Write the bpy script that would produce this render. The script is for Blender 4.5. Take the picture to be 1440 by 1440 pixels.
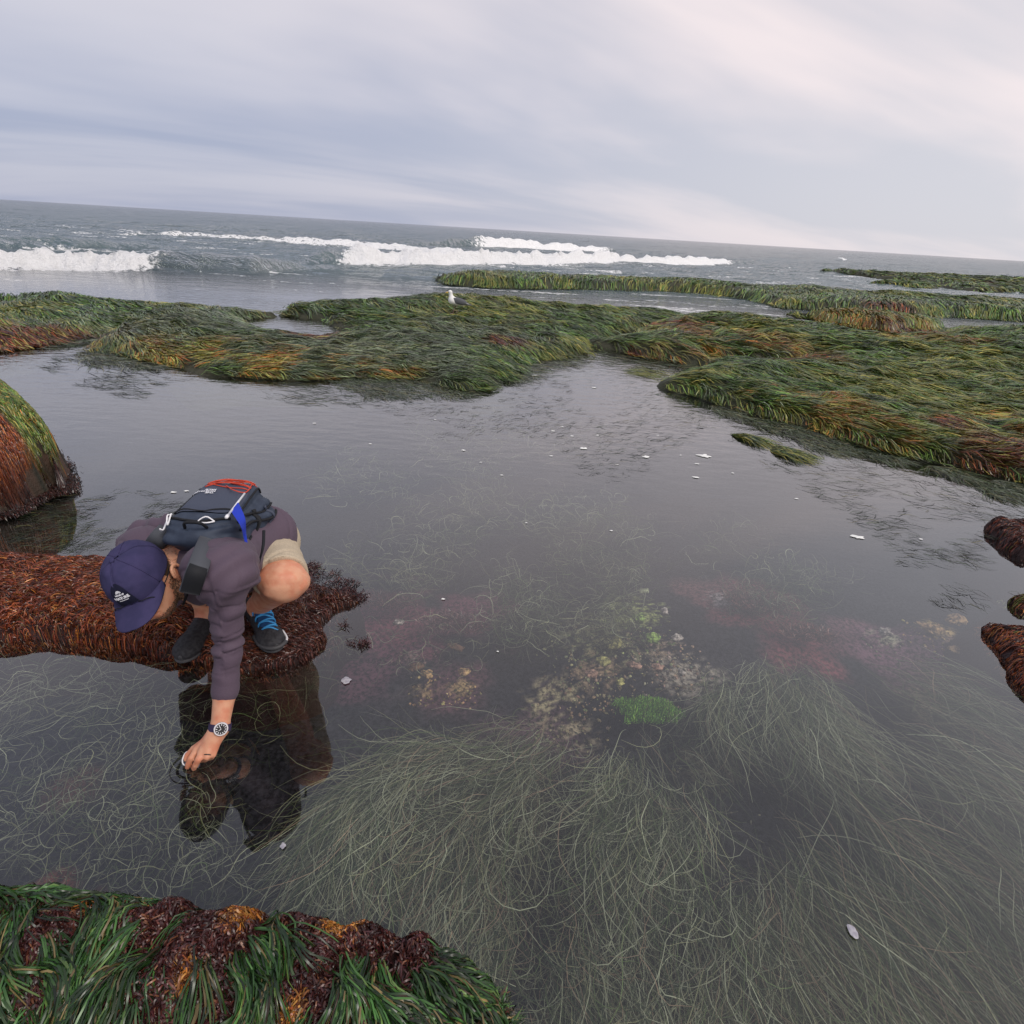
import bpy, bmesh, math, random
import numpy as np
from mathutils import Vector, Matrix
from mathutils.bvhtree import BVHTree

for o in list(bpy.data.objects):
    bpy.data.objects.remove(o, do_unlink=True)
S = bpy.context.scene
COL = S.collection
rng = np.random.default_rng(11)
random.seed(5)

# ------------------------------------------------------------------ camera
FPX, CAM_H = 790.0, 1.45               # focal length in pixels of a 1440 px frame, eye height above the pool
ROLL = math.atan2(87, 1440)
PITCH = math.atan(395.8 / FPX)
cam_d = bpy.data.cameras.new('camera')
cam_d.sensor_width = 36.0
cam_d.lens = 36.0 * FPX / 1440.0
cam_d.clip_start = 0.02
cam_d.clip_end = 20000
cam = bpy.data.objects.new('camera', cam_d)
COL.objects.link(cam)
RM = Matrix.Rotation(math.pi / 2 - PITCH, 3, 'X') @ Matrix.Rotation(ROLL, 3, 'Z')
cam.matrix_world = Matrix.Translation((0, 0, CAM_H)) @ RM.to_4x4()
S.camera = cam
RN = np.array(RM)


def W(px, py, z=0.0):
    """where the sight line through a photo pixel meets height z"""
    d = RN @ np.array([(px - 720) / FPX, -(py - 720) / FPX, -1.0])
    t = (z - CAM_H) / d[2]
    return np.array([0, 0, CAM_H]) + d * t


def Wv(px, py, z):
    d = np.stack([(px - 720) / FPX, -(py - 720) / FPX, -np.ones_like(px)], -1) @ RN.T
    t = (z - CAM_H) / d[..., 2]
    return np.array([0, 0, CAM_H]) + d * t[..., None]


# ------------------------------------------------------------------ world, sun, exposure
SUN_EL, SUN_ROT = math.radians(52), math.radians(128)
world = bpy.data.worlds.new('World')
S.world = world
world.use_nodes = True
nt = world.node_tree
nt.nodes.clear()


def N(t, typ, **kw):
    n = t.nodes.new(typ)
    for k, v in kw.items():
        setattr(n, k, v)
    return n


out = N(nt, 'ShaderNodeOutputWorld')
sky = N(nt, 'ShaderNodeTexSky')
sky.sky_type = 'NISHITA'
sky.sun_disc = False
sky.sun_elevation = SUN_EL
sky.sun_rotation = SUN_ROT
bgA = N(nt, 'ShaderNodeBackground'); bgA.inputs[1].default_value = 0.07
nt.links.new(sky.outputs[0], bgA.inputs[0])
bgB = N(nt, 'ShaderNodeBackground'); bgB.inputs[1].default_value = 1.0
tc = N(nt, 'ShaderNodeTexCoord')
sep = N(nt, 'ShaderNodeSeparateXYZ'); nt.links.new(tc.outputs['Generated'], sep.inputs[0])


def M(t, op, a, b=None, c=None, clamp=False):
    n = t.nodes.new('ShaderNodeMath'); n.operation = op; n.use_clamp = clamp
    for i, v in enumerate((a, b, c)):
        if v is None: continue
        if isinstance(v, (int, float)): n.inputs[i].default_value = v
        else: t.links.new(v, n.inputs[i])
    return n.outputs[0]


def MR(t, v, a, b, c=0.0, d=1.0, smooth=True):
    n = t.nodes.new('ShaderNodeMapRange'); n.interpolation_type = 'SMOOTHSTEP' if smooth else 'LINEAR'
    t.links.new(v, n.inputs[0])
    for i, q in zip((1, 2, 3, 4), (a, b, c, d)): n.inputs[i].default_value = q
    return n.outputs[0]


def MIXC(t, f, a, b, mode='MIX'):
    n = t.nodes.new('ShaderNodeMix'); n.data_type = 'RGBA'; n.blend_type = mode
    for i, v in ((0, f), (6, a), (7, b)):
        if isinstance(v, (int, float)): n.inputs[i].default_value = v
        elif isinstance(v, tuple): n.inputs[i].default_value = (*v, 1)
        else: t.links.new(v, n.inputs[i])
    return n.outputs[2]


zc = M(nt, 'ADD', M(nt, 'MAXIMUM', sep.outputs[2], 0.0), 0.16)
cx = M(nt, 'DIVIDE', sep.outputs[0], zc)
cy = M(nt, 'DIVIDE', sep.outputs[1], zc)
comb = N(nt, 'ShaderNodeCombineXYZ')
nt.links.new(M(nt, 'MULTIPLY', M(nt, 'ADD', cx, M(nt, 'MULTIPLY', cy, 0.75)), 0.42), comb.inputs[0])
nt.links.new(M(nt, 'MULTIPLY', M(nt, 'SUBTRACT', cy, M(nt, 'MULTIPLY', cx, 0.55)), 1.0), comb.inputs[1])
nz = N(nt, 'ShaderNodeTexNoise'); nz.inputs['Scale'].default_value = 0.5; nz.inputs['Detail'].default_value = 5.0
nz.inputs['Roughness'].default_value = 0.5; nz.inputs['Distortion'].default_value = 0.35
nt.links.new(comb.outputs[0], nz.inputs['Vector'])
cloudn = MR(nt, nz.outputs[0], 0.38, 0.60)
side = MR(nt, sep.outputs[0], -0.62, 0.68)                       # left of the view is bluer, right is warmer
base = MIXC(nt, side, (0.31, 0.345, 0.475), (0.58, 0.575, 0.625))
warm = MIXC(nt, side, (0.60, 0.585, 0.645), (0.98, 0.83, 0.80))
hi = MR(nt, sep.outputs[2], 0.02, 0.42)
c1 = MIXC(nt, M(nt, 'MULTIPLY', cloudn, MR(nt, sep.outputs[2], 0.0, 0.32, 0.45, 1.0)), base, warm)
c2 = MIXC(nt, M(nt, 'MULTIPLY', hi, 0.30), c1, (0.58, 0.56, 0.59))
nt.links.new(c2, bgB.inputs[0])
mxs = N(nt, 'ShaderNodeMixShader'); mxs.inputs[0].default_value = 0.9
nt.links.new(bgA.outputs[0], mxs.inputs[1]); nt.links.new(bgB.outputs[0], mxs.inputs[2])
nt.links.new(mxs.outputs[0], out.inputs[0])

sun_d = bpy.data.lights.new('sun', 'SUN')
sun_d.energy = 1.5
sun_d.angle = math.radians(22)
sun_d.color = (1.0, 0.95, 0.88)
sun = bpy.data.objects.new('sun', sun_d)
sd = Vector((math.sin(SUN_ROT) * math.cos(SUN_EL), math.cos(SUN_ROT) * math.cos(SUN_EL), math.sin(SUN_EL)))
sun.rotation_euler = sd.to_track_quat('Z', 'Y').to_euler()
COL.objects.link(sun)
S.view_settings.view_transform = 'Standard'
S.view_settings.look = 'None'
S.view_settings.gamma = 1.0
S.view_settings.use_curve_mapping = False
S.view_settings.exposure = 0.30
S.render.film_transparent = False
S.cycles.transparent_max_bounces = 10
S.cycles.max_bounces = 6

# ------------------------------------------------------------------ helpers


def tag(o, label=None, cat=None, group=None, kind=None):
    if label: o['label'] = label
    if cat: o['category'] = cat
    if group: o['group'] = group
    if kind: o['kind'] = kind
    return o


def empty(name, loc):
    o = bpy.data.objects.new(name, None)
    o.location = loc
    o.empty_display_size = 0.1
    COL.objects.link(o)
    return o


def link(name, me, mat=None, parent=None):
    o = bpy.data.objects.new(name, me)
    COL.objects.link(o)
    if mat: me.materials.append(mat)
    if parent:
        o.parent = parent
        o.matrix_parent_inverse = Matrix.Translation(-Vector(parent.location))
    return o


def mesh_np(name, verts, faces, mat=None, parent=None, col=None, smooth=True, fattr=None):
    """verts (n,3), faces (m,k) with one k"""
    me = bpy.data.meshes.new(name)
    verts = np.ascontiguousarray(verts, dtype=np.float32)
    faces = np.ascontiguousarray(faces, dtype=np.int32)
    m, k = faces.shape
    me.vertices.add(len(verts)); me.vertices.foreach_set('co', verts.ravel())
    me.loops.add(m * k); me.loops.foreach_set('vertex_index', faces.ravel())
    me.polygons.add(m)
    me.polygons.foreach_set('loop_start', np.arange(0, m * k, k, dtype=np.int32))
    me.update(calc_edges=True)
    if smooth:
        me.polygons.foreach_set('use_smooth', np.ones(m, bool))
    if col is not None:
        a = me.color_attributes.new('Col', 'FLOAT_COLOR', 'POINT')
        c4 = np.ones((len(verts), 4), np.float32); c4[:, :3] = col
        a.data.foreach_set('color', c4.ravel())
    for kk, v in (fattr or {}).items():
        a = me.attributes.new(kk, 'FLOAT', 'POINT')
        a.data.foreach_set('value', np.ascontiguousarray(v, np.float32))
    return link(name, me, mat, parent)


_H = rng.random((256, 256)).astype(np.float64)


def vnoise(x, y, seed=0):
    x = np.asarray(x) + seed * 17.31; y = np.asarray(y) + seed * 9.77
    xi = np.floor(x).astype(int); yi = np.floor(y).astype(int)
    fx = x - xi; fy = y - yi
    fx = fx * fx * (3 - 2 * fx); fy = fy * fy * (3 - 2 * fy)
    a = _H[xi & 255, yi & 255]; b = _H[(xi + 1) & 255, yi & 255]
    c = _H[xi & 255, (yi + 1) & 255]; d = _H[(xi + 1) & 255, (yi + 1) & 255]
    return (a * (1 - fx) + b * fx) * (1 - fy) + (c * (1 - fx) + d * fx) * fy


def fbm(x, y, seed=0, oct=4, rough=0.5):
    s = 0; a = 1; n = 0
    for i in range(oct):
        s = s + a * vnoise(x * 2 ** i, y * 2 ** i, seed + i * 3.1); n += a; a *= rough
    return s / n


def sstep(x, a, b):
    t = np.clip((x - a) / (b - a), 0, 1)
    return t * t * (3 - 2 * t)


def poly_sd(px, py, poly):
    """signed distance, positive inside"""
    px = px.ravel(); py = py.ravel()
    d = np.full(px.shape, 1e9); ins = np.zeros(px.shape, bool)
    n = len(poly)
    for i in range(n):
        x1, y1 = poly[i]; x2, y2 = poly[(i + 1) % n]
        ex, ey = x2 - x1, y2 - y1
        L = ex * ex + ey * ey + 1e-12
        t = np.clip(((px - x1) * ex + (py - y1) * ey) / L, 0, 1)
        d = np.minimum(d, (px - x1 - t * ex) ** 2 + (py - y1 - t * ey) ** 2)
        c = ((y1 > py) != (y2 > py)) & (px < ex * (py - y1) / (ey if abs(ey) > 1e-12 else 1e-12) + x1)
        ins ^= c
    d = np.sqrt(d)
    return np.where(ins, d, -d)


# ------------------------------------------------------------------ materials


def new_mat(name):
    m = bpy.data.materials.new(name); m.use_nodes = True
    t = m.node_tree; t.nodes.clear()
    o = N(t, 'ShaderNodeOutputMaterial')
    return m, t, o


def pbr(name, col, rough=0.6, spec=0.5, metal=0.0, noise=None, bump=None, sss=0.0, sheen=0.0):
    """noise=(scale, amount, second colour); bump=(scale, strength, distance)"""
    m, t, o = new_mat(name)
    b = N(t, 'ShaderNodeBsdfPrincipled')
    t.links.new(b.outputs[0], o.inputs[0])
    b.inputs['Base Color'].default_value = (*col, 1)
    b.inputs['Roughness'].default_value = rough
    b.inputs['Specular IOR Level'].default_value = spec
    b.inputs['Metallic'].default_value = metal
    if sss:
        b.inputs['Subsurface Weight'].default_value = sss
        b.inputs['Subsurface Radius'].default_value = (0.02, 0.008, 0.004)
        b.inputs['Subsurface Scale'].default_value = 0.5
    if sheen: b.inputs['Sheen Weight'].default_value = sheen
    tcn = N(t, 'ShaderNodeTexCoord')
    if noise:
        n = N(t, 'ShaderNodeTexNoise'); n.inputs['Scale'].default_value = noise[0]; n.inputs['Detail'].default_value = 5
        t.links.new(tcn.outputs['Object'], n.inputs['Vector'])
        f = MR(t, n.outputs[0], 0.35, 0.65, 0, noise[1])
        t.links.new(MIXC(t, f, tuple(col), tuple(noise[2])), b.inputs['Base Color'])
    if bump:
        n = N(t, 'ShaderNodeTexNoise'); n.inputs['Scale'].default_value = bump[0]; n.inputs['Detail'].default_value = 4
        t.links.new(tcn.outputs['Object'], n.inputs['Vector'])
        bp = N(t, 'ShaderNodeBump'); bp.inputs['Strength'].default_value = bump[1]; bp.inputs['Distance'].default_value = bump[2]
        t.links.new(n.outputs[0], bp.inputs['Height']); t.links.new(bp.outputs[0], b.inputs['Normal'])
    return m


def attr_mat(name, rough=0.4, spec=0.5, bump=None, transl=0.0, rvar=0.0):
    m, t, o = new_mat(name)
    a = N(t, 'ShaderNodeAttribute'); a.attribute_name = 'Col'
    b = N(t, 'ShaderNodeBsdfPrincipled')
    t.links.new(a.outputs['Color'], b.inputs['Base Color'])
    b.inputs['Roughness'].default_value = rough
    b.inputs['Specular IOR Level'].default_value = spec
    if bump:
        tcn = N(t, 'ShaderNodeTexCoord')
        n = N(t, 'ShaderNodeTexNoise'); n.inputs['Scale'].default_value = bump[0]; n.inputs['Detail'].default_value = 5
        t.links.new(tcn.outputs['Object'], n.inputs['Vector'])
        bp = N(t, 'ShaderNodeBump'); bp.inputs['Strength'].default_value = bump[1]; bp.inputs['Distance'].default_value = bump[2]
        t.links.new(n.outputs[0], bp.inputs['Height']); t.links.new(bp.outputs[0], b.inputs['Normal'])
    if transl:
        tr = N(t, 'ShaderNodeBsdfTranslucent'); t.links.new(a.outputs['Color'], tr.inputs[0])
        mx = N(t, 'ShaderNodeMixShader'); mx.inputs[0].default_value = transl
        t.links.new(b.outputs[0], mx.inputs[1]); t.links.new(tr.outputs[0], mx.inputs[2])
        t.links.new(mx.outputs[0], o.inputs[0])
    else:
        t.links.new(b.outputs[0], o.inputs[0])
    return m


MAT = {}
MAT['grass'] = attr_mat('wet_surfgrass', 0.34, 0.55, transl=0.12)
MAT['subgrass'] = attr_mat('submerged_surfgrass', 0.6, 0.3, transl=0.2)
MAT['algae'] = attr_mat('wet_algae', 0.38, 0.5)
MAT['rock'] = attr_mat('reef_rock', 0.7, 0.4, bump=(60, 0.8, 0.01))
MAT['bed'] = attr_mat('pool_bed', 0.8, 0.2, bump=(45, 0.9, 0.012))
_t = MAT['bed'].node_tree; _a = [n for n in _t.nodes if n.type == 'ATTRIBUTE'][0]; _b = [n for n in _t.nodes if n.type == 'BSDF_PRINCIPLED'][0]
_tc = N(_t, 'ShaderNodeTexCoord'); _n = N(_t, 'ShaderNodeTexNoise'); _n.inputs['Scale'].default_value = 55; _n.inputs['Detail'].default_value = 6; _n.inputs['Roughness'].default_value = .7
_t.links.new(_tc.outputs['Object'], _n.inputs['Vector'])
_f = MR(_t, _n.outputs[0], .36, .62, .18, 1.5)
_cb = N(_t, 'ShaderNodeCombineXYZ'); [_t.links.new(_f, _cb.inputs[i]) for i in range(3)]
_t.links.new(MIXC(_t, 1.0, _a.outputs['Color'], _cb.outputs[0], 'MULTIPLY'), _b.inputs['Base Color'])


def water_mat():
    m, t, o = new_mat('sea_water')
    at = N(t, 'ShaderNodeAttribute'); at.attribute_name = 'foam'
    dp = N(t, 'ShaderNodeAttribute'); dp.attribute_name = 'deep'
    rf = N(t, 'ShaderNodeAttribute'); rf.attribute_name = 'ripple'
    geo = N(t, 'ShaderNodeNewGeometry')
    # ripples: fine ones near, long chop offshore
    n1 = N(t, 'ShaderNodeTexNoise'); n1.inputs['Scale'].default_value = 9; n1.inputs['Detail'].default_value = 4
    mp = N(t, 'ShaderNodeMapping'); mp.inputs['Scale'].default_value = (0.6, 1.25, 1)
    t.links.new(geo.outputs['Position'], mp.inputs[0]); t.links.new(mp.outputs[0], n1.inputs['Vector'])
    n2 = N(t, 'ShaderNodeTexNoise'); n2.inputs['Scale'].default_value = 1.6; n2.inputs['Detail'].default_value = 6
    n2.inputs['Roughness'].default_value = 0.62
    t.links.new(mp.outputs[0], n2.inputs['Vector'])
    n3 = N(t, 'ShaderNodeTexNoise'); n3.inputs['Scale'].default_value = 2.2; n3.inputs['Detail'].default_value = 2
    t.links.new(mp.outputs[0], n3.inputs['Vector'])
    h = M(t, 'ADD', M(t, 'MULTIPLY', M(t, 'MULTIPLY', n1.outputs[0], 0.011), rf.outputs['Fac']),
          M(t, 'ADD', M(t, 'MULTIPLY', M(t, 'MULTIPLY', n2.outputs[0], 0.42), dp.outputs['Fac']), M(t, 'MULTIPLY', n3.outputs[0], 0.0016)))
    # rings spreading from the fingers
    hw = W(270, 1078, 0)
    dv = N(t, 'ShaderNodeVectorMath', operation='DISTANCE'); t.links.new(geo.outputs['Position'], dv.inputs[0]); dv.inputs[1].default_value = tuple(hw)
    rg = M(t, 'MULTIPLY', M(t, 'SINE', M(t, 'MULTIPLY', dv.outputs['Value'], 330.0)), MR(t, dv.outputs['Value'], 0.10, 0.012, 0.0, 0.00028))
    h = M(t, 'ADD', h, rg)
    bp = N(t, 'ShaderNodeBump'); bp.inputs['Strength'].default_value = 1.0; bp.inputs['Distance'].default_value = 1.0
    t.links.new(h, bp.inputs['Height'])
    gl = N(t, 'ShaderNodeBsdfGlossy'); gl.inputs['Roughness'].default_value = 0.03
    t.links.new(bp.outputs[0], gl.inputs['Normal'])
    tr = N(t, 'ShaderNodeBsdfTransparent'); tr.inputs[0].default_value = (0.88, 0.91, 0.90, 1)
    df = N(t, 'ShaderNodeBsdfDiffuse')
    df.inputs[0].default_value = (0.032, 0.074, 0.084, 1)
    m1 = N(t, 'ShaderNodeMixShader')
    t.links.new(M(t, 'MULTIPLY', dp.outputs['Fac'], 0.94), m1.inputs[0]); t.links.new(tr.outputs[0], m1.inputs[1]); t.links.new(df.outputs[0], m1.inputs[2])
    dt = N(t, 'ShaderNodeVectorMath', operation='DOT_PRODUCT')
    t.links.new(bp.outputs[0], dt.inputs[0]); t.links.new(geo.outputs['Incoming'], dt.inputs[1])
    refl = M(t, 'ADD', M(t, 'MULTIPLY', M(t, 'POWER', M(t, 'SUBTRACT', 1.0, M(t, 'ABSOLUTE', dt.outputs['Value'])), 2.35), 0.96), 0.075, clamp=True)
    m2 = N(t, 'ShaderNodeMixShader'); t.links.new(refl, m2.inputs[0]); t.links.new(m1.outputs[0], m2.inputs[1]); t.links.new(gl.outputs[0], m2.inputs[2])
    fo = N(t, 'ShaderNodeBsdfDiffuse'); fo.inputs[0].default_value = (0.93, 0.94, 0.95, 1)
    nb = N(t, 'ShaderNodeTexNoise'); nb.inputs['Scale'].default_value = 5; nb.inputs['Detail'].default_value = 6; nb.inputs['Roughness'].default_value = 0.7
    t.links.new(geo.outputs['Position'], nb.inputs['Vector'])
    bf = N(t, 'ShaderNodeBump'); bf.inputs['Distance'].default_value = 0.22; t.links.new(nb.outputs[0], bf.inputs['Height']); t.links.new(bf.outputs[0], fo.inputs['Normal'])
    fm = MR(t, M(t, 'ADD', at.outputs['Fac'], M(t, 'MULTIPLY', M(t, 'SUBTRACT', nb.outputs[0], 0.5), 1.4)), 0.34, 0.56)
    fm = M(t, 'MULTIPLY', fm, MR(t, at.outputs['Fac'], 0.02, 0.12))
    m3 = N(t, 'ShaderNodeMixShader'); t.links.new(fm, m3.inputs[0]); t.links.new(m2.outputs[0], m3.inputs[1]); t.links.new(fo.outputs[0], m3.inputs[2])
    t.links.new(m3.outputs[0], o.inputs[0])
    return m


MAT['water'] = water_mat()

# ------------------------------------------------------------------ sea and pool water: one sheet to the horizon


def wline(pts):
    w = np.array([W(x, y, 0)[:2] for x, y in pts])
    return w[np.argsort(w[:, 0])]


def build_water():
    near = np.array([-3.0, -1, 1, 3, 5, 7, 8.5])
    mid = 9.5 + (np.linspace(0, 1, 320) ** 1.55) * 62
    far = 71.5 * (7000 / 71.5) ** np.linspace(0.02, 1, 40)
    ys = np.concatenate([near, mid, far])
    th = np.linspace(-1.08, 1.08, 390)
    X = np.maximum(ys, 8)[:, None] * th[None, :]
    Y = np.repeat(ys[:, None], len(th), 1)
    Z = np.zeros_like(X)
    foam = np.zeros_like(X)
    deep = sstep(Y, 11.0, 20.0) * np.ones_like(X)
    amp = sstep(Y, 12.5, 26) * (1 - sstep(Y, 150, 500))
    Z += amp * ((fbm(X * 0.12, Y * 0.35, 1, 3) - 0.5) * 0.5 + (fbm(X * 0.7, Y * 1.5, 2, 4) - 0.5) * 0.24)
    # each breaker: foot line, height along it, share of broken white water along it, width of the foam behind
    waves = [
        ([(-160, 378), (-40, 379), (100, 380), (200, 382), (350, 385), (430, 381), (520, 376)],
         [(-160, .26), (60, .31), (150, .34), (200, .42), (270, .50), (345, .42), (420, .14), (520, 0)],
         [(-160, 1), (150, 1), (180, .8), (215, .35), (245, 0), (520, 0)], 1.0, 1.0),
        ([(330, 384), (420, 372), (500, 372), (600, 374), (700, 373), (800, 373), (900, 371), (1030, 370), (1100, 370)],
         [(330, 0), (400, .22), (450, .46), (500, .55), (560, .46), (700, .46), (900, .50), (980, .46), (1045, .2), (1100, 0)],
         [(330, 0), (455, 0), (480, .45), (515, .9), (560, 1), (980, 1), (1020, .7), (1045, 0), (1100, 0)], 3.2, 1.3),
        ([(560, 346), (640, 347), (740, 350), (850, 354), (900, 355)],
         [(560, 0), (630, .6), (680, .75), (780, .6), (850, .3), (900, 0)],
         [(560, 0), (640, 0), (668, .42), (705, .85), (830, .8), (870, .2), (900, 0)], 3.0, 1.8),
        ([(120, 330), (260, 333), (440, 343), (560, 350), (640, 356)],
         [(120, .1), (260, .2), (440, .25), (640, .1)],
         [(120, .35), (240, .48), (440, .58), (560, .8), (640, .8)], 3.0, 1.2),
        ([(-60, 345), (40, 348), (160, 350), (250, 352)],
         [(-60, .3), (40, .35), (160, .3), (250, 0)], [(-60, 0), (250, 0)], 1, 1.5),
        ([(1170, 364), (1200, 365), (1230, 367)], [(1170, 0), (1200, .8), (1230, 0)], [(1170, 0), (1195, 1), (1215, 1), (1230, 0)], 1.5, 1.0),
        ([(340, 304), (380, 306), (430, 309)], [(340, 0), (380, 1.3), (430, 0)], [(340, 0), (430, 0)], 1.5, 5.0),
    ]
    for pts, am, fo, wid, back in waves:
        L = wline(pts)
        ax = np.array([W(x, np.interp(x, [p[0] for p in pts], [p[1] for p in pts]), 0)[0] for x, _ in am])
        fx = np.array([W(x, np.interp(x, [p[0] for p in pts], [p[1] for p in pts]), 0)[0] for x, _ in fo])
        yf = np.interp(X, L[:, 0], L[:, 1]) + (fbm(X * 0.9, X * 0, 5, 3) - 0.5) * 0.9
        A = np.interp(X, ax, [a[1] for a in am]) * ((X > ax.min()) & (X < ax.max()))
        F = np.interp(X, fx, [a[1] for a in fo]) * ((X > ax.min()) & (X < ax.max()))
        A = A * (0.60 + 0.8 * fbm(X * 1.3, X * 0 + 3, 6, 4))
        u = Y - yf
        wf = 1.0 - 0.35 * F + .3 * (fbm(X * .8, X * 0 + 7, 16, 3) - .5)
        prof = sstep(u, 0, wf) ** 0.8 * np.where(u > wf, np.exp(-(np.maximum(u - wf, 0) / back) ** 1.3), 1)
        Z += A * prof
        f = F * sstep(u, -0.25, 0.02) * (1 - sstep(u, wf * 1.4, wf * 1.4 + wid * 0.6))
        tail = F * sstep(u, 0, .3) * np.exp(-np.maximum(u, 0) / wid) * (0.05 + 1.1 * fbm(X * 0.5, Y * 1.6, 8, 4))
        fr = F * sstep(u, -1.6, -.1) * (1 - sstep(u, -.1, .2)) * 0.5
        foam = np.maximum(foam, np.maximum(np.maximum(f, tail), fr))
        Z += np.minimum(f, 1) * ((fbm(X * 3.0, Y * 3.0, 9, 4, .65) - 0.42) * 0.5)
    # streaks of old foam in the shallows inside the breakers
    st = fbm(X * 0.35, Y * 2.4, 12, 4)
    foam = np.maximum(foam, sstep(st, 0.54, 0.72) * 0.46 * (1 - np.clip(Z * 2.2, 0, 1)) * sstep(Y, 9.5, 13) * (1 - sstep(Y, 40, 70)))
    ripple = sstep(Y, 2.2, 7.0) * (0.35 + 0.9 * fbm(X * .5, Y * .5, 14, 2))
    ny, nx = X.shape
    idx = np.arange(ny * nx).reshape(ny, nx)
    F4 = np.stack([idx[:-1, :-1], idx[:-1, 1:], idx[1:, 1:], idx[1:, :-1]], -1).reshape(-1, 4)
    V = np.stack([X, Y, Z], -1).reshape(-1, 3)
    o = mesh_np('water', V, F4, MAT['water'], fattr={'foam': foam.ravel(), 'deep': deep.ravel(), 'ripple': ripple.ravel()})
    tag(o, 'clear grey tide pool water running out to the choppy sea and breaking waves', None, kind='structure')


build_water()

# ------------------------------------------------------------------ reef terraces
EXC = dict()


class Reef:
    """a height field inside an outline; outline points are (photo x, photo y, height at which they stand)"""

    def __init__(self, outline, top, edge, res, seed, pools=(), relief=0.3, lip=1.6, warp=0.5, stride=2, bumps=0.0, power=0.9, bumps2=0.0, grow_=0.0):
        self.poly = np.array([W(*p)[:2] for p in outline])
        mn = self.poly.min(0) - 0.5 * max(1, res * 8); mx = self.poly.max(0) + 0.5 * max(1, res * 8)
        mn = np.maximum(mn, [-45, -2.5]); mx = np.minimum(mx, [60, 90])
        self.mn = mn; self.res = res; self.stride = stride
        nx = int((mx[0] - mn[0]) / res) + 2; ny = int((mx[1] - mn[1]) / res) + 2
        self.nx, self.ny = nx, ny
        x = mn[0] + np.arange(nx) * res; y = mn[1] + np.arange(ny) * res
        X, Y = np.meshgrid(x, y)
        k = 1 / edge
        d = poly_sd(X, Y, self.poly).reshape(X.shape)
        d += (fbm(X * 0.7 * k, Y * 0.7 * k, seed, 4) - 0.5) * edge * warp * 2
        d += grow_
        for pl in pools:
            pp = np.array([W(a, b, 0.02)[:2] for a, b in pl])
            dp = -poly_sd(X, Y, pp).reshape(X.shape) + (fbm(X * 1.3 * k, Y * 1.3 * k, seed + 4, 3) - 0.5) * edge * 0.5
            d = np.minimum(d, dp * 1.2)
        self.D = d
        t = np.clip(d / edge, 0, 1)
        H = top * np.sqrt(np.maximum(1 - (1 - t) ** 2, 0)) ** power
        H *= 1 + relief * (fbm(X * 0.55, Y * 0.55, seed + 7, 3) - 0.5) * 2 * t
        H += (fbm(X * 2.2, Y * 2.2, seed + 9, 3) - 0.5) * top * relief * 0.7 * t
        if bumps: H += (fbm(X * 9, Y * 9, seed + 19, 3) - 0.5) * bumps * t
        if bumps2: H += (np.abs(fbm(X * 2.6, Y * 3.4, seed + 29, 3) - .5) * 2 - .3) * bumps2 * sstep(t, .1, .7)
        H = np.where(d < 0, np.maximum(d * lip, -0.5), H)
        self.H = H; self.X, self.Y = X, Y

    def samp(self, A, x, y):
        gx = np.clip((x - self.mn[0]) / self.res, 0, self.nx - 1.001); gy = np.clip((y - self.mn[1]) / self.res, 0, self.ny - 1.001)
        i = gx.astype(int); j = gy.astype(int); fx = gx - i; fy = gy - j
        return (A[j, i] * (1 - fx) + A[j, i + 1] * fx) * (1 - fy) + (A[j + 1, i] * (1 - fx) + A[j + 1, i + 1] * fx) * fy

    def h(self, x, y): return self.samp(self.H, x, y)

    def d(self, x, y): return self.samp(self.D, x, y)

    def grad(self, x, y, e=None):
        e = e or self.res * 1.5
        return (self.h(x + e, y) - self.h(x - e, y)) / (2 * e), (self.h(x, y + e) - self.h(x, y - e)) / (2 * e)

    def mesh(self, name, colf):
        st = self.stride
        keep = self.D[::st, ::st] > -0.33
        ny, nx = keep.shape
        c = keep[:-1, :-1] | keep[1:, :-1] | keep[:-1, 1:] | keep[1:, 1:]
        idx = np.arange(nx * ny).reshape(ny, nx)
        F4 = np.stack([idx[:-1, :-1][c], idx[:-1, 1:][c], idx[1:, 1:][c], idx[1:, :-1][c]], -1)
        used = np.unique(F4); remap = np.zeros(nx * ny, int); remap[used] = np.arange(len(used))
        V = np.stack([self.X[::st, ::st].ravel()[used], self.Y[::st, ::st].ravel()[used], self.H[::st, ::st].ravel()[used]], -1)
        return mesh_np(name, V, remap[F4], MAT['rock'], None, col=colf(V[:, 0], V[:, 1], V[:, 2]))


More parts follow.
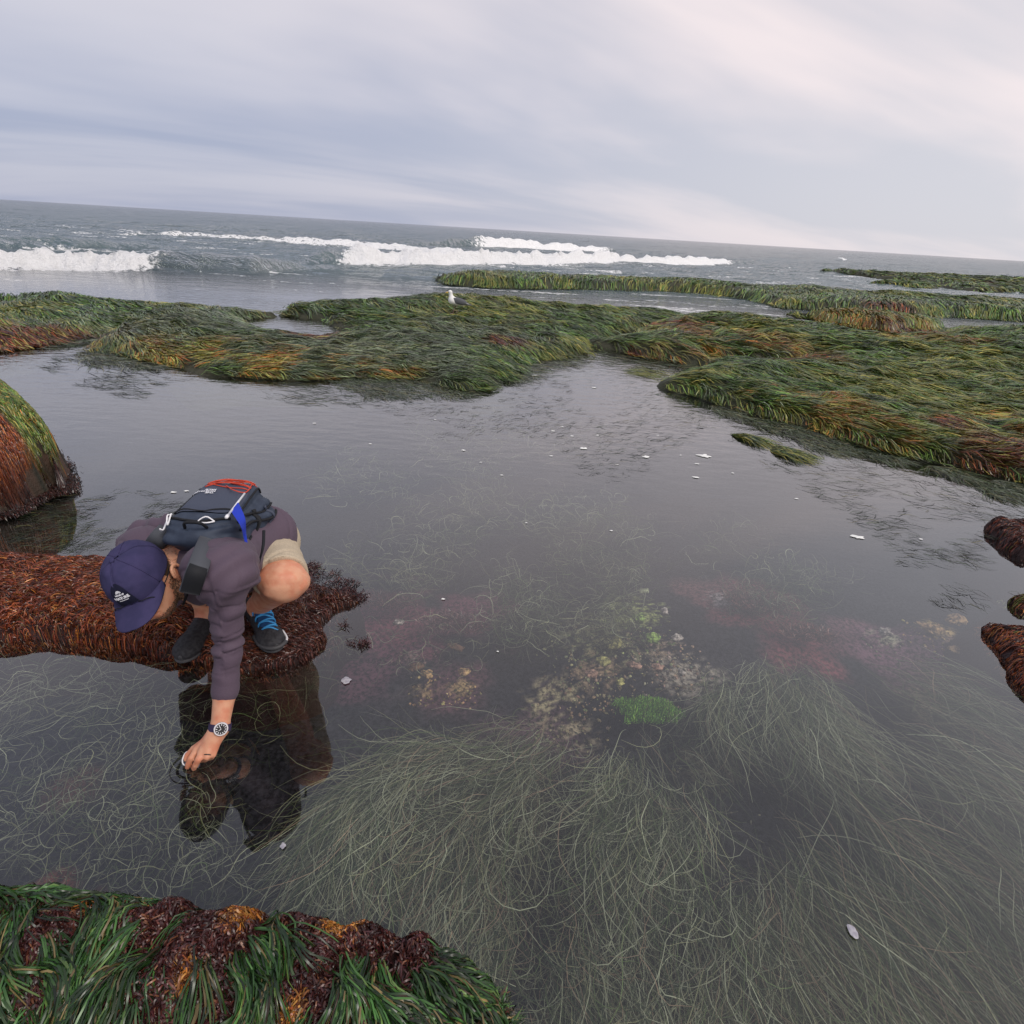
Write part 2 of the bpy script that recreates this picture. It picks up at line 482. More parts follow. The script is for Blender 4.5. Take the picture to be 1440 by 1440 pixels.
def ribbons(name, P, width, mat, parent, col, roll=0.5, kind='stuff', tip=0.25):
    """P (n,s,3) paths, width (n,), col (n,3) or (n,s,3)"""
    n, s, _ = P.shape
    T = np.gradient(P, axis=1)
    T /= np.linalg.norm(T, axis=2, keepdims=True) + 1e-9
    up = np.zeros((n, 1, 3)); up[:, 0, 2] = 1
    side = np.cross(T, np.repeat(up, s, 1))
    side /= np.linalg.norm(side, axis=2, keepdims=True) + 1e-9
    nrm = np.cross(side, T)
    a = (rng.random((n, 1, 1)) - 0.5) * 2 * roll + (rng.random((n, 1, 1)) - .5) * np.linspace(0, 1, s)[None, :, None] * roll * 2
    sd = side * np.cos(a) + nrm * np.sin(a)
    t = np.linspace(0, 1, s)
    prof = np.minimum(1, 0.6 + t * 2) * np.where(t > 0.7, 1 - (t - 0.7) / 0.3 * (1 - tip), 1)
    w = (width[:, None] * prof[None, :])[..., None] * 0.5
    V = np.stack([P - sd * w, P + sd * w], 2).reshape(-1, 3)
    b = (np.arange(n)[:, None] * s + np.arange(s - 1)[None, :]) * 2
    F4 = np.stack([b, b + 1, b + 3, b + 2], -1).reshape(-1, 4)
    if col.ndim == 2: col = np.repeat(col[:, None, :], s, 1)
    C = np.repeat(col[:, :, None, :], 2, 2).reshape(-1, 3)
    o = mesh_np(name, V, F4, mat, parent, col=C)
    if kind: o['kind'] = kind
    return o


def pix_samples(n, box, z, reef, dmin=0.0, bias=None):
    """random places on the reef, denser where the viewpoint is nearer"""
    xs = []
    got = 0
    for _ in range(60):
        px = rng.uniform(box[0], box[2], n * 2); py = rng.uniform(box[1], box[3], n * 2)
        w = Wv(px, py, np.full(n * 2, float(z)))
        ok = (w[:, 1] > -1) & (w[:, 1] < 80) & (reef.d(w[:, 0], w[:, 1]) > dmin)
        inb = (w[:, 0] > reef.mn[0]) & (w[:, 0] < reef.mn[0] + reef.res * (reef.nx - 1)) & (w[:, 1] > reef.mn[1]) & (w[:, 1] < reef.mn[1] + reef.res * (reef.ny - 1))
        w = w[ok & inb][:, :2]
        if bias is not None:
            w = w[rng.random(len(w)) < bias(w[:, 0], w[:, 1])]
        xs.append(w); got += len(w)
        if got >= n: break
    return np.concatenate(xs)[:n]


def grow(reef, roots, length, width, segs, flow, lift, mat, parent, name, colf, clump=14, spread=0.1,
         down=0.9, curl=0.6, roll=0.5, floor=0.004, sag=0.0, jit=0.25, tipcol=None, sink=0.0, edgew=0.25, slopecap=9.0):
    """blades rooted in clumps and laid along the surface with the current and downhill"""
    nc = len(roots)
    n = nc * clump
    base = np.repeat(roots, clump, 0)
    dist = np.hypot(base[:, 0], base[:, 1])
    sp = spread(dist) if callable(spread) else spread
    base = base + rng.normal(0, 1, (n, 2)) * (sp[:, None] if np.ndim(sp) else sp)
    cl_a = np.repeat(rng.normal(0, jit, nc), clump)
    cl_l = np.repeat(rng.random(nc), clump)
    L = length(dist) if callable(length) else np.full(n, length)
    L = L * (0.6 + 0.55 * rng.random(n)) * (0.75 + 0.4 * cl_l)
    x = base[:, 0].copy(); y = base[:, 1].copy()
    ja = cl_a + rng.normal(0, jit * 0.45, n)
    cr = rng.normal(0, curl, n) * 1.0
    P = np.zeros((n, segs, 3))
    lf = lift(dist) if callable(lift) else lift
    for i in range(segs):
        t = i / (segs - 1)
        hz = reef.h(x, y)
        arch = math.sin(min(1, t * 1.15) * math.pi) ** 0.8 * (0.35 + 0.65 * cl_l) * lf * (0.4 + 0.9 * rng.random(n) ** 0.3)
        z = np.maximum(hz, floor * (1 + rng.random(n)) - sink * t) + arch + 0.002 + lf * 0.12 * rng.random(n)
        P[:, i, 0] = x; P[:, i, 1] = y; P[:, i, 2] = z
        fx, fy = flow(x, y)
        gx, gy = reef.grad(x, y)
        gq = np.maximum(1, np.hypot(gx, gy) / slopecap); gx0, gy0 = gx, gy; gx = gx / gq; gy = gy / gq
        dx = fx - gx * down; dy = fy - gy * down
        out = reef.d(x, y) < 0
        dx = np.where(out, fx * .6 + (P[:, i, 0] - P[:, max(i - 1, 0), 0]) * edgew, dx)
        dy = np.where(out, fy * .6 + (P[:, i, 1] - P[:, max(i - 1, 0), 1]) * edgew, dy)
        q = np.hypot(dx, dy) + 1e-6
        a = np.arctan2(dy, dx) + ja + cr * (t - 0.3)
        sl = np.hypot(gx0, gy0)
        st = L / (segs - 1) / np.sqrt(1 + np.minimum(sl, 3) ** 2)
        x = x + np.cos(a) * st; y = y + np.sin(a) * st
    C = colf(base[:, 0], base[:, 1], P[:, 0, 2], n, cl_l) * np.repeat(rng.choice([.45, .75, 1.0, 1.35], nc, p=[.2, .3, .3, .2]), clump)[:, None]
    if tipcol is not None:
        tt = np.linspace(0, 1, segs)[None, :, None] ** 2
        C = C[:, None, :] * (1 - tt) + (C * tipcol)[:, None, :] * tt
    Wd = (width(dist) if callable(width) else np.full(n, width)) * (0.7 + 0.6 * rng.random(n))
    return ribbons(name, P, Wd, mat, parent, C, roll=roll)


def pal(cols, idx):
    return np.array(cols)[idx]


def mixpal(n, cols, wts):
    cols = np.array(cols); wts = np.array(wts, float) / sum(wts)
    i = rng.choice(len(cols), n, p=wts)
    return cols[i] * (0.7 + 0.6 * rng.random((n, 1)))


# colours of the weed (albedo)
G_DARK, G_MID, G_BRT, G_OLV, G_YEL, G_GRY = (.020, .042, .014), (.075, .145, .030), (.15, .28, .05), (.20, .21, .045), (.36, .31, .07), (.20, .24, .16)
R_DARK, R_MID, R_ORG, R_RUST = (.055, .016, .012), (.19, .042, .020), (.46, .17, .03), (.32, .085, .026)


def spot(x, y, pts):
    """soft union of round patches given in photo pixels (x, y, radius in metres, height)"""
    s = np.zeros_like(x)
    for px, py, r, z in pts:
        w = W(px, py, z)
        s = np.maximum(s, 1 - sstep(np.hypot(x - w[0], (y - w[1])), r * 0.5, r * 1.3))
    return s


def reef_colour(orange=(), red=(), grey=(), s=1):
    def f(x, y, z, n, cl):
        nn = fbm(x * 0.9, y * 0.9, s, 3); n2 = fbm(x * 3, y * 3, s + 5, 2)
        c = mixpal(n, [G_DARK, G_MID, G_BRT, G_OLV, G_GRY], [3.4, 4, 1.8, 1.6, 1.0])
        k = sstep(nn + (n2 - .5) * .4 + rng.normal(0, .06, n), 0.52, 0.66)[:, None]
        c = c * (1 - k) + mixpal(n, [G_OLV, G_YEL, G_MID], [3, 1, 2]) * k
        if grey:
            k = (spot(x, y, grey) * (0.4 + 0.6 * rng.random(n)))[:, None]; c = c * (1 - k) + mixpal(n, [G_GRY, (.16, .16, .12), G_DARK], [3, 1.5, 2]) * k
        if orange:
            k = (spot(x, y, orange) * sstep(n2 + rng.normal(0, .1, n), .3, .6))[:, None]; c = c * (1 - k) + mixpal(n, [G_YEL, R_ORG, G_OLV, R_RUST], [2.5, 1.4, 3, 1]) * k
        if red:
            k = (spot(x, y, red) * sstep(n2 + rng.normal(0, .1, n), .25, .5))[:, None]; c = c * (1 - k) + mixpal(n, [R_DARK, R_RUST, R_MID, G_YEL, (.12, .07, .03)], [3, 1.2, 1.2, .8, 2.5]) * k
        return c
    return f


def rock_col(x, y, z):
    n = fbm(x * 4, y * 4, 3, 3)[:, None]
    return np.array([.022, .03, .014]) * (1 - n) + np.array([.05, .045, .025]) * n


def flow_field(ang, wob=0.9, sc=0.35, s=1):
    a0 = math.radians(ang)

    def f(x, y):
        a = a0 + (fbm(x * sc, y * sc, 40 + s, 3) - 0.5) * 2 * wob * 1.6 + (fbm(x * 2.1, y * 2.1, 50 + s, 2) - 0.5) * 1.1
        return np.cos(a), np.sin(a)
    return f


WD = lambda d: np.maximum(0.0036, 0.00105 * d)
LN = lambda d: np.clip(0.13 + 0.024 * d, 0.16, 0.48)
LF = lambda d: np.clip(0.012 + 0.0032 * d, 0.012, 0.055)
SPR = lambda d: np.clip(0.006 * d, 0.01, 0.12)

T = 0.26
central = Reef([(-200, 388, .25), (0, 400, .25), (100, 402, .25), (230, 414, .25), (330, 421, .25), (398, 432, .15), (425, 437, 0), (408, 420, .15), (455, 413, .25), (540, 413, .25),
                (562, 407, .25), (640, 406, .25), (720, 411, .25), (830, 420, .25), (930, 425, .25), (990, 434, .25), (960, 446, .2), (905, 447, .2), (868, 456, .1), (845, 468, 0), (822, 484, 0),
                (812, 498, 0), (740, 499, 0), (700, 508, 0), (692, 528, 0), (655, 543, 0), (600, 532, 0), (560, 530, 0), (480, 534, 0), (420, 533, 0), (330, 524, 0),
                (200, 508, 0), (108, 492, 0), (150, 477, 0), (196, 461, 0), (186, 449, 0), (152, 449, 0), (138, 463, 0), (118, 475, 0), (60, 487, 0), (0, 494, 0), (-200, 505, 0)],
               T * .66, 1.2, 0.06, 3, pools=[[(335, 449), (400, 444), (455, 450), (490, 466), (450, 480), (370, 470)], [(-60, 424), (6, 426), (12, 436), (-60, 440)]], relief=0.6, warp=0.28, power=1.1, bumps2=.10, grow_=.13)
right = Reef([(836, 487, 0), (852, 470, .2), (900, 456, .25), (925, 440, .25), (1000, 434, .25), (1100, 444, .25), (1205, 456, .2), (1260, 473, .1), (1345, 456, .25), (1440, 456, .25), (1700, 470, .25),
              (1700, 740, 0), (1540, 702, 0), (1440, 678, 0), (1330, 652, 0), (1230, 632, 0), (1150, 611, 0), (1060, 587, 0), (990, 562, 0), (946, 546, 0), (985, 532, 0), (1000, 521, 0), (985, 516, 0), (900, 504, 0)],
             .235, 1.0, 0.045, 6, pools=[[(1185, 458), (1262, 472), (1255, 481), (1215, 478), (1190, 470)], [(1000, 500), (1060, 502), (1150, 505), (1130, 514), (1040, 516), (996, 514)]], relief=0.55, warp=0.28, power=1.1, bumps2=.10, grow_=.13)
farstrip = Reef([(612, 392, 0), (640, 383, .25), (700, 379, .25), (800, 385, .25), (950, 392, .25), (1100, 401, .25), (1250, 410, .25), (1440, 420, .25), (1700, 434, .25),
                 (1700, 470, 0), (1440, 453, 0), (1350, 447, 0), (1280, 446, 0), (1200, 441, 0), (1100, 433, 0), (1030, 418, 0), (930, 410, 0), (800, 407, 0), (690, 405, 0), (622, 399, 0)],
                .26, 0.6, 0.10, 9, relief=0.5, warp=0.4)
ledge = Reef([(1098, 440, 0), (1120, 434, .2), (1200, 438, .2), (1335, 449, .2), (1310, 466, 0), (1240, 468, 0), (1160, 455, 0)], .24, 0.5, 0.08, 12, relief=0.4, warp=0.4)
outer = Reef([(1158, 382, 0), (1180, 379, .15), (1300, 384, .2), (1440, 390, .2), (1700, 400, .2), (1700, 430, 0), (1440, 412, 0), (1370, 411, 0), (1300, 398, 0)], .2, 0.9, 0.25, 15, relief=0.6, warp=0.9)
outer2 = Reef([(1220, 400, 0), (1240, 394, .1), (1300, 395, .15), (1322, 402, 0), (1290, 406, 0)], .16, 0.6, 0.15, 18, relief=0.5, warp=0.5)

leftrock = Reef([(-260, 520, .36), (0, 536, .36), (30, 542, .36), (54, 565, .36), (66, 605, .30), (76, 645, .2), (78, 672, .02), (58, 698, 0), (20, 720, 0), (-50, 738, 0), (-260, 742, 0)], .50, 0.20, 0.02, 21, relief=0.25, warp=0.3, lip=3)
redrock = Reef([(-300, 745, .12), (0, 763, .12), (60, 769, .12), (120, 774, .12), (200, 790, .1), (260, 800, .08), (340, 806, .05), (430, 806, .03), (480, 826, .0), (512, 848, -.0), (470, 858, 0), (446, 880, 0), (450, 905, 0), (420, 925, 0), (380, 938, 0), (300, 940, 0), (235, 930, 0),
                (160, 911, 0), (80, 908, 0), (0, 905, 0), (-300, 900, 0)], .13, 0.22, 0.012, 24, relief=0.3, warp=0.35, lip=14, bumps=.02)
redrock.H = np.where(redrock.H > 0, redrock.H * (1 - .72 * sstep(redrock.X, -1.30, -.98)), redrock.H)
foreground = Reef([(-200, 1150, .2), (0, 1196, .25), (60, 1204, .25), (130, 1226, .22), (200, 1240, .2), (300, 1252, .2), (400, 1258, .22), (470, 1276, .2), (520, 1312, .12), (600, 1322, .12), (655, 1355, .1), (700, 1405, .05), (730, 1500, .05),
                   (700, 1900, .05), (-200, 2100, .2), (-700, 1500, .2)], .26, 0.12, 0.008, 27, relief=0.5, warp=0.3, lip=3, bumps=.05)
r_small = Reef([(1386, 742, 0), (1405, 728, .06), (1440, 722, .08), (1600, 720, .1), (1600, 800, 0), (1440, 783, 0), (1400, 765, 0)], .09, 0.12, 0.012, 30, relief=0.3, warp=0.5, lip=3, bumps=.03)
r_low = Reef([(1368, 874, 0), (1400, 872, .05), (1440, 874, .06), (1600, 876, .08), (1700, 1100, 0), (1500, 1010, 0), (1440, 968, 0), (1410, 930, 0), (1385, 900, 0)], .08, 0.14, 0.012, 33, relief=0.3, warp=0.5, lip=3, bumps=.03)
r_mid = Reef([(1412, 846, 0), (1440, 835, .03), (1600, 840, .03), (1600, 880, 0), (1440, 862, 0)], .05, 0.08, 0.012, 36, relief=0.3, warp=0.5, lip=3)

ORG_C = [(240, 492, .9, .2), (330, 500, .9, .2), (400, 505, .8, .2), (520, 522, .5, .05), (50, 470, .6, .15), (20, 455, .7, .2), (150, 487, .6, .1)]
GREY_C = [(460, 490, 1.1, .2), (560, 505, .9, .15), (420, 470, 1.0, .25), (560, 465, 1.0, .25), (640, 450, .9, .25), (300, 440, 1.5, .25)]
RED_C = [(705, 465, .35, .25), (60, 450, .7, .25), (20, 458, .5, .2), (430, 462, .4, .2)]
ORG_R = [(900, 480, .5, .25), (960, 490, .4, .2), (1050, 470, 1.0, .3), (1000, 460, 1.0, .3), (1180, 550, .5, .3), (1100, 540, .5, .3), (1300, 470, .8, .3), (1440, 600, .7, .2), (1220, 590, .35, .2)]
RED_R = [(1060, 498, .45, .15), (1120, 500, .5, .15), (950, 450, .7, .25), (880, 495, .25, .05), (1200, 600, .22, .15), (1390, 640, .35, .1), (1430, 615, .3, .15), (1320, 590, .25, .2), (940, 498, .25, .05), (1290, 462, .6, .25)]


def reef_thing(reef, nm, label, box, z, nclump, flow, colf, segs=6, width=WD, length=LN, lift=LF, spread=SPR, rockc=rock_col, group='seaweed covered reefs', edge_roots=0, **kw):
    rk = reef.mesh(nm, rockc)
    tag(rk, label, 'reef', group)
    if isinstance(z, tuple): roots = np.concatenate([pix_samples(nclump // len(z), box, q, reef, -0.02) for q in z])
    else: roots = pix_samples(nclump, box, z, reef, 0.02)
    if edge_roots:                                                       # steep flanks: few places seen from above, so they get roots of their own
        jj, ii = np.nonzero((reef.D > -.01) & (reef.D < .16) & (reef.X > -2.6) & (reef.X < 2.2))
        q = rng.integers(0, len(ii), edge_roots)
        roots = np.concatenate([roots, np.stack([reef.X[jj[q], ii[q]], reef.Y[jj[q], ii[q]]], -1) + rng.uniform(-.5, .5, (edge_roots, 2)) * reef.res])
    grow(reef, roots, length, width, segs, flow, lift, MAT['grass'], rk, 'surfgrass', colf, spread=spread, **kw)
    return rk


central_o = reef_thing(central, 'reef', 'long green surfgrass covered reef across the left and centre, where the gull stands', (-60, 396, 1000, 545), .2, 4200,
           flow_field(-25, 1.0, 0.3, 1), reef_colour(ORG_C, RED_C, GREY_C, 1), clump=12, down=1.1, segs=4)
right_o = reef_thing(right, 'reef', 'broad olive and green surfgrass reef filling the right side above the pool', (825, 430, 1500, 700), .25, 4600,
           flow_field(-5, .7, 0.4, 2), reef_colour(ORG_R, RED_R, (), 2), clump=12, down=1.0, segs=4)
far_o = reef_thing(farstrip, 'reef', 'long thin green reef strip nearest the white breaker', (600, 372, 1460, 458), .25, 1700,
           flow_field(-100, .8, 0.3, 3), reef_colour((), [(1250, 432, .8, .2)], (), 3), clump=10, down=1.3, segs=4)
ledge_o = reef_thing(ledge, 'reef', 'small brownish reef ledge between the far green strip and the broad right reef', (1090, 430, 1350, 470), .15, 600,
           flow_field(-80, .8, 0.3, 4), reef_colour([(1200, 447, 1.2, .2), (1290, 455, 1.0, .2)], [(1280, 455, .8, .2)], (), 4), clump=10)
outer_o = reef_thing(outer, 'reef', 'thin dark reef at the far right nearest the horizon', (1150, 375, 1460, 415), .1, 900,
           flow_field(-60, .8, 0.3, 5), reef_colour((), [(1400, 402, 2, .1)], (), 5), clump=8)
outer2_o = reef_thing(outer2, 'reef', 'tiny dark green reef islet in front of the far right reef', (1215, 390, 1330, 408), .1, 200,
           flow_field(-60, .8, 0.3, 6), reef_colour((), (), (), 6), clump=8)


# near rocks
def left_col(x, y, z, n, cl):
    front = 1 - sstep(y + (fbm(x * 5, y * 5, 3, 2) - .5) * .35, W(60, 612, .4)[1] + .0, W(60, 612, .4)[1] + .18)
    c = mixpal(n, [G_MID, G_BRT, G_OLV, G_YEL, R_ORG], [3, 2, 3, 1.5, .25])
    r = mixpal(n, [R_DARK, R_MID, R_RUST, R_ORG], [3, 3, 2.5, 1.0])
    f = front[:, None]
    low = sstep(leftrock.h(x, y), .30, .12)[:, None]  # dark foot: shade on the rock's lower side put into the weed colour
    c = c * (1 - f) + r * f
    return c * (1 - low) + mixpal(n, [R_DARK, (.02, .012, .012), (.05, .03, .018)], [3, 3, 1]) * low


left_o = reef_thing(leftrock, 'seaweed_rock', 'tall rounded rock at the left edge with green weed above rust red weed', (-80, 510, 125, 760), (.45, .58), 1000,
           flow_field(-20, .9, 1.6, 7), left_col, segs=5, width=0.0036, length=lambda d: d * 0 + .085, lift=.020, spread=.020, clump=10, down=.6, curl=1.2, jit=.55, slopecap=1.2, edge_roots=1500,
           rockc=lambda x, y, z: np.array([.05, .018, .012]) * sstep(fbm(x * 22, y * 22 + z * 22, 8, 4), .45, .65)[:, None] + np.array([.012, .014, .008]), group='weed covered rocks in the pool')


def red_col(x, y, z, n, cl):
    c = mixpal(n, [R_DARK, R_MID, R_RUST, R_ORG, (.16, .09, .03)], [3, 4.5, 2.6, .5, .8])
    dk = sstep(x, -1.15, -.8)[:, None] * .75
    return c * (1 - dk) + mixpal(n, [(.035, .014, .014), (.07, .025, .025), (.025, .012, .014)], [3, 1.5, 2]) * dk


darkred = lambda x, y, z: np.array([.03, .012, .011]) * (0.6 + 0.8 * fbm(x * 9, y * 9, 3, 3))[:, None]
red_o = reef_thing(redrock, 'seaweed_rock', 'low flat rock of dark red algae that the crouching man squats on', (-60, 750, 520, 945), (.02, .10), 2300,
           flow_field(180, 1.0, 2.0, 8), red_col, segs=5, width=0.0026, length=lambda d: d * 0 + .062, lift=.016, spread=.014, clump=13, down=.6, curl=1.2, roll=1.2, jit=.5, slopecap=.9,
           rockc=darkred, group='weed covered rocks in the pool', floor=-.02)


# ------------------------------------------------------------------ near weedy rocks
def fg_flow(x, y):
    a = math.radians(-75) + (fbm(x * 3.4, y * 3.4, 61, 2) - .5) * 5.2 + (fbm(x * 9, y * 9, 62, 2) - .5) * 1.8
    return np.cos(a), np.sin(a)


RED_FG = [(275, 1320, .065, .24), (235, 1385, .07, .24), (345, 1275, .05, .22), (185, 1300, .045, .24), (445, 1330, .07, .22), (420, 1395, .06, .22), (475, 1430, .06, .22), (520, 1335, .05, .15), (300, 1390, .04, .22),
          (60, 1300, .05, .25), (150, 1420, .07, .24), (410, 1285, .04, .2), (20, 1400, .05, .25), (590, 1345, .035, .15), (250, 1270, .04, .22)]


def fg_green(x, y, z, n, cl):
    c = mixpal(n, [(.010, .024, .008), (.020, .058, .014), (.045, .125, .028), (.095, .17, .045), (.17, .13, .055), (.05, .03, .015)], [3, 4.2, 2.8, 1.0, .8, .7])
    return c


for px_, py_, r_, z_ in RED_FG:
    w_ = W(px_, py_, z_); foreground.H = foreground.H + .030 * (1 - sstep(np.hypot(foreground.X - w_[0], foreground.Y - w_[1]), r_ * .3, r_ * 1.2)) * (foreground.H > .04)
fg = foreground.mesh('foreground_rock', lambda x, y, z: np.array([.03, .012, .01]) * (0.5 + fbm(x * 12, y * 12, 3, 3))[:, None])
tag(fg, 'green and dark red weed covered rock at the bottom left corner, nearest of all', 'rock', 'weed covered rocks in the pool')
r0 = pix_samples(950, (-60, 1225, 760, 1560), .2, foreground, 0.0,
                 bias=lambda x, y: 1 - 0.95 * (spot(x, y, RED_FG) + (fbm(x * 12, y * 12, 6, 3) - .5) * 1.6 > .35) * 1.0)
grow(foreground, r0, .17, .0030, 8, fg_flow, .032, MAT['grass'], fg, 'surfgrass', fg_green, clump=19, spread=.007, down=.8, curl=.45, jit=.30, roll=.8,
     tipcol=np.array([1.7, 1.5, 1.3]))
r1 = pix_samples(1500, (-60, 1230, 740, 1500), .2, foreground, -0.01, bias=lambda x, y: np.clip(spot(x, y, RED_FG) * 1.6 + .12, 0, 1))


def fg_red(x, y, z, n, cl):
    c = mixpal(n, [(.035, .012, .012), (.08, .022, .016), (.06, .016, .018), (.15, .06, .03)], [4, 3, 3, .7])
    k = spot(x, y, [(345, 1285, .03, .22), (480, 1310, .035, .18), (495, 1320, .03, .15), (130, 1250, .03, .25), (270, 1385, .02, .22), (410, 1435, .02, .2), (205, 1258, .03, .2)])[:, None]
    return c * (1 - k) + mixpal(n, [R_ORG, (.45, .22, .05), R_RUST], [3, 2, 1]) * k


grow(foreground, r1, .038, .0028, 5, flow_field(90, 3, 8, 3), .016, MAT['algae'], fg, 'red_algae', fg_red, clump=14, spread=.012, down=.2, curl=1.8, jit=1.5, roll=1.4)


def small_rock(reef, label, box, colf, n, seed):
    rk = reef.mesh('seaweed_rock', darkred)
    tag(rk, label, 'rock', 'weed covered rocks in the pool')
    roots = pix_samples(n, box, .03, reef, -.01)
    grow(reef, roots, .06, .003, 5, flow_field(160, 1.0, 3, seed), .012, MAT['algae'], rk, 'red_algae', colf, clump=14, spread=.012, down=1.0, curl=1.4, jit=.6, roll=1.2, floor=-.015)
    return rk


def rc(w):
    return lambda x, y, z, n, cl: mixpal(n, [R_DARK, R_MID, R_RUST, R_ORG, G_OLV, (.03, .014, .016)], w)


small_rock(r_small, 'small dark maroon algae mound at the right edge, upper of the right edge rocks', (1370, 715, 1500, 800), rc([4, 3, .5, .1, .1, 4]), 260, 1)
small_rock(r_low, 'rust red algae rock at the right edge, largest and lowest of the right edge rocks', (1350, 865, 1520, 1010), rc([3, 3, 3, .8, .2, 2]), 420, 2)
small_rock(r_mid, 'little green topped rock at the right edge between the two red ones', (1400, 830, 1500, 885), rc([2, 1, .5, .1, 4, 2]), 120, 3)

# ------------------------------------------------------------------ the floor of the pool
Z0 = -0.24
BPATCH = [  # photo x, y, radius m, colour, strength
    (560, 870, .36, (0.121, 0.035, 0.051), 1), (660, 860, .25, (0.113, 0.039, 0.057), .9), (520, 930, .25, (0.099, 0.039, 0.057), .8), (640, 950, .2, (0.099, 0.043, 0.057), .8),
    (1060, 850, .30, (0.155, 0.043, 0.051), 1), (1120, 900, .25, (0.141, 0.039, 0.048), 1), (990, 830, .2, (0.113, 0.049, 0.051), .8), (1200, 890, .25, (0.113, 0.049, 0.063), .8), (1290, 930, .3, (0.127, 0.059, 0.086), .8),
    (70, 1235, .08, (0.170, 0.053, 0.034), 1), (130, 1270, .08, (0.170, 0.059, 0.034), .9), (100, 1100, .1, (0.127, 0.049, 0.034), .7),
    (760, 1010, .25, (0.085, 0.043, 0.057), .7), (1400, 960, .2, (0.170, 0.069, 0.069), .7)]


def bed_z(x, y):
    z = Z0 + (fbm(x * 1.2, y * 1.2, 70, 4) - .5) * .16 + (fbm(x * 8, y * 8, 71, 3) - .5) * .04
    z = z - sstep(y, 8, 22) * .8
    for px, py, r, hh in [(600, 880, .6, .07), (860, 930, .35, .06), (905, 1005, .14, .10), (1060, 860, .5, .05), (1330, 900, .35, .06)]:
        w = W(px, py, -.2)
        z = z + hh * (1 - sstep(np.hypot(x - w[0], y - w[1]), 0, r))
    return z


def build_bed():
    ys = np.concatenate([np.linspace(-1.5, .3, 5), np.arange(.35, 2.6, .014), 2.6 * (60 / 2.6) ** (np.linspace(0.01, 1, 90))])
    xs = np.linspace(-1, 1, 270)
    X = np.maximum(1.0 + ys * 1.15, .8)[:, None] * xs[None, :]; Y = np.repeat(ys[:, None], len(xs), 1)
    Z = bed_z(X, Y)
    n = fbm(X * 5, Y * 5, 72, 4)[..., None]
    C = np.array([.006, .006, .010]) * (1 - n) + np.array([.030, .028, .032]) * n
    for px, py, r, c, k in BPATCH:
        w = W(px, py, -.2)
        m = (1 - sstep(np.hypot(X - w[0], Y - w[1]) + (fbm(X * 7, Y * 7, 73, 3) - .5) * r * 1.2, r * .45, r))[..., None] * k
        C = C * (1 - m) + np.array(c) * (0.6 + 0.8 * n) * m
    crust = fbm(X * 34, Y * 34, 75, 3, .65); big = fbm(X * 3.2, Y * 3.2, 76, 3)
    for px, py, r, c in [(850, 900, .33, (.34, .32, .16)), (880, 860, .26, (.30, .33, .12)), (930, 905, .2, (.38, .28, .20)), (840, 935, .2, (.36, .24, .15)), (790, 960, .18, (.30, .25, .15)),
                         (600, 945, .13, (.36, .24, .12)), (650, 945, .10, (.42, .28, .14)), (585, 905, .12, (.24, .17, .15)), (1325, 885, .17, (.40, .28, .12)), (1350, 915, .1, (.4, .27, .14)), (1380, 925, .18, (.3, .2, .2)),
                         (1020, 840, .1, (.3, .24, .24)), (1250, 890, .09, (.3, .28, .2)), (960, 940, .25, (.26, .22, .18)), (1350, 985, .25, (.2, .16, .1)), (820, 1000, .15, (.3, .24, .16)), (1000, 1060, .2, (.18, .15, .1))]:
        w = W(px, py, -.18)
        m = 1 - sstep(np.hypot(X - w[0], Y - w[1]) + (big - .5) * r * 1.5, r * .3, r)
        m = (m * sstep(crust + (m - .5) * .18, .52, .60))[..., None]
        C = C * (1 - m) + np.array(c) * (0.7 + .6 * fbm(X * 60, Y * 60, 77, 2))[..., None] * m
    C[Y[:, 0] > 9] *= .8
    ny, nx = X.shape
    idx = np.arange(ny * nx).reshape(ny, nx)
    F4 = np.stack([idx[:-1, :-1], idx[:-1, 1:], idx[1:, 1:], idx[1:, :-1]], -1).reshape(-1, 4)
    o = mesh_np('sea_floor', np.stack([X, Y, Z], -1).reshape(-1, 3), F4, MAT['bed'], col=C.reshape(-1, 3))
    tag(o, 'dark encrusted rock floor of the tide pool', kind='structure')
    d = 9000
    o = mesh_np('deep_sea_floor', np.array([[-d, -40, -1.9], [d, -40, -1.9], [d, d, -1.9], [-d, d, -1.9]]), np.array([[0, 1, 2, 3]]), MAT['bed'], col=np.full((4, 3), .03))
    tag(o, 'dark floor of the open sea', kind='structure')


build_bed()

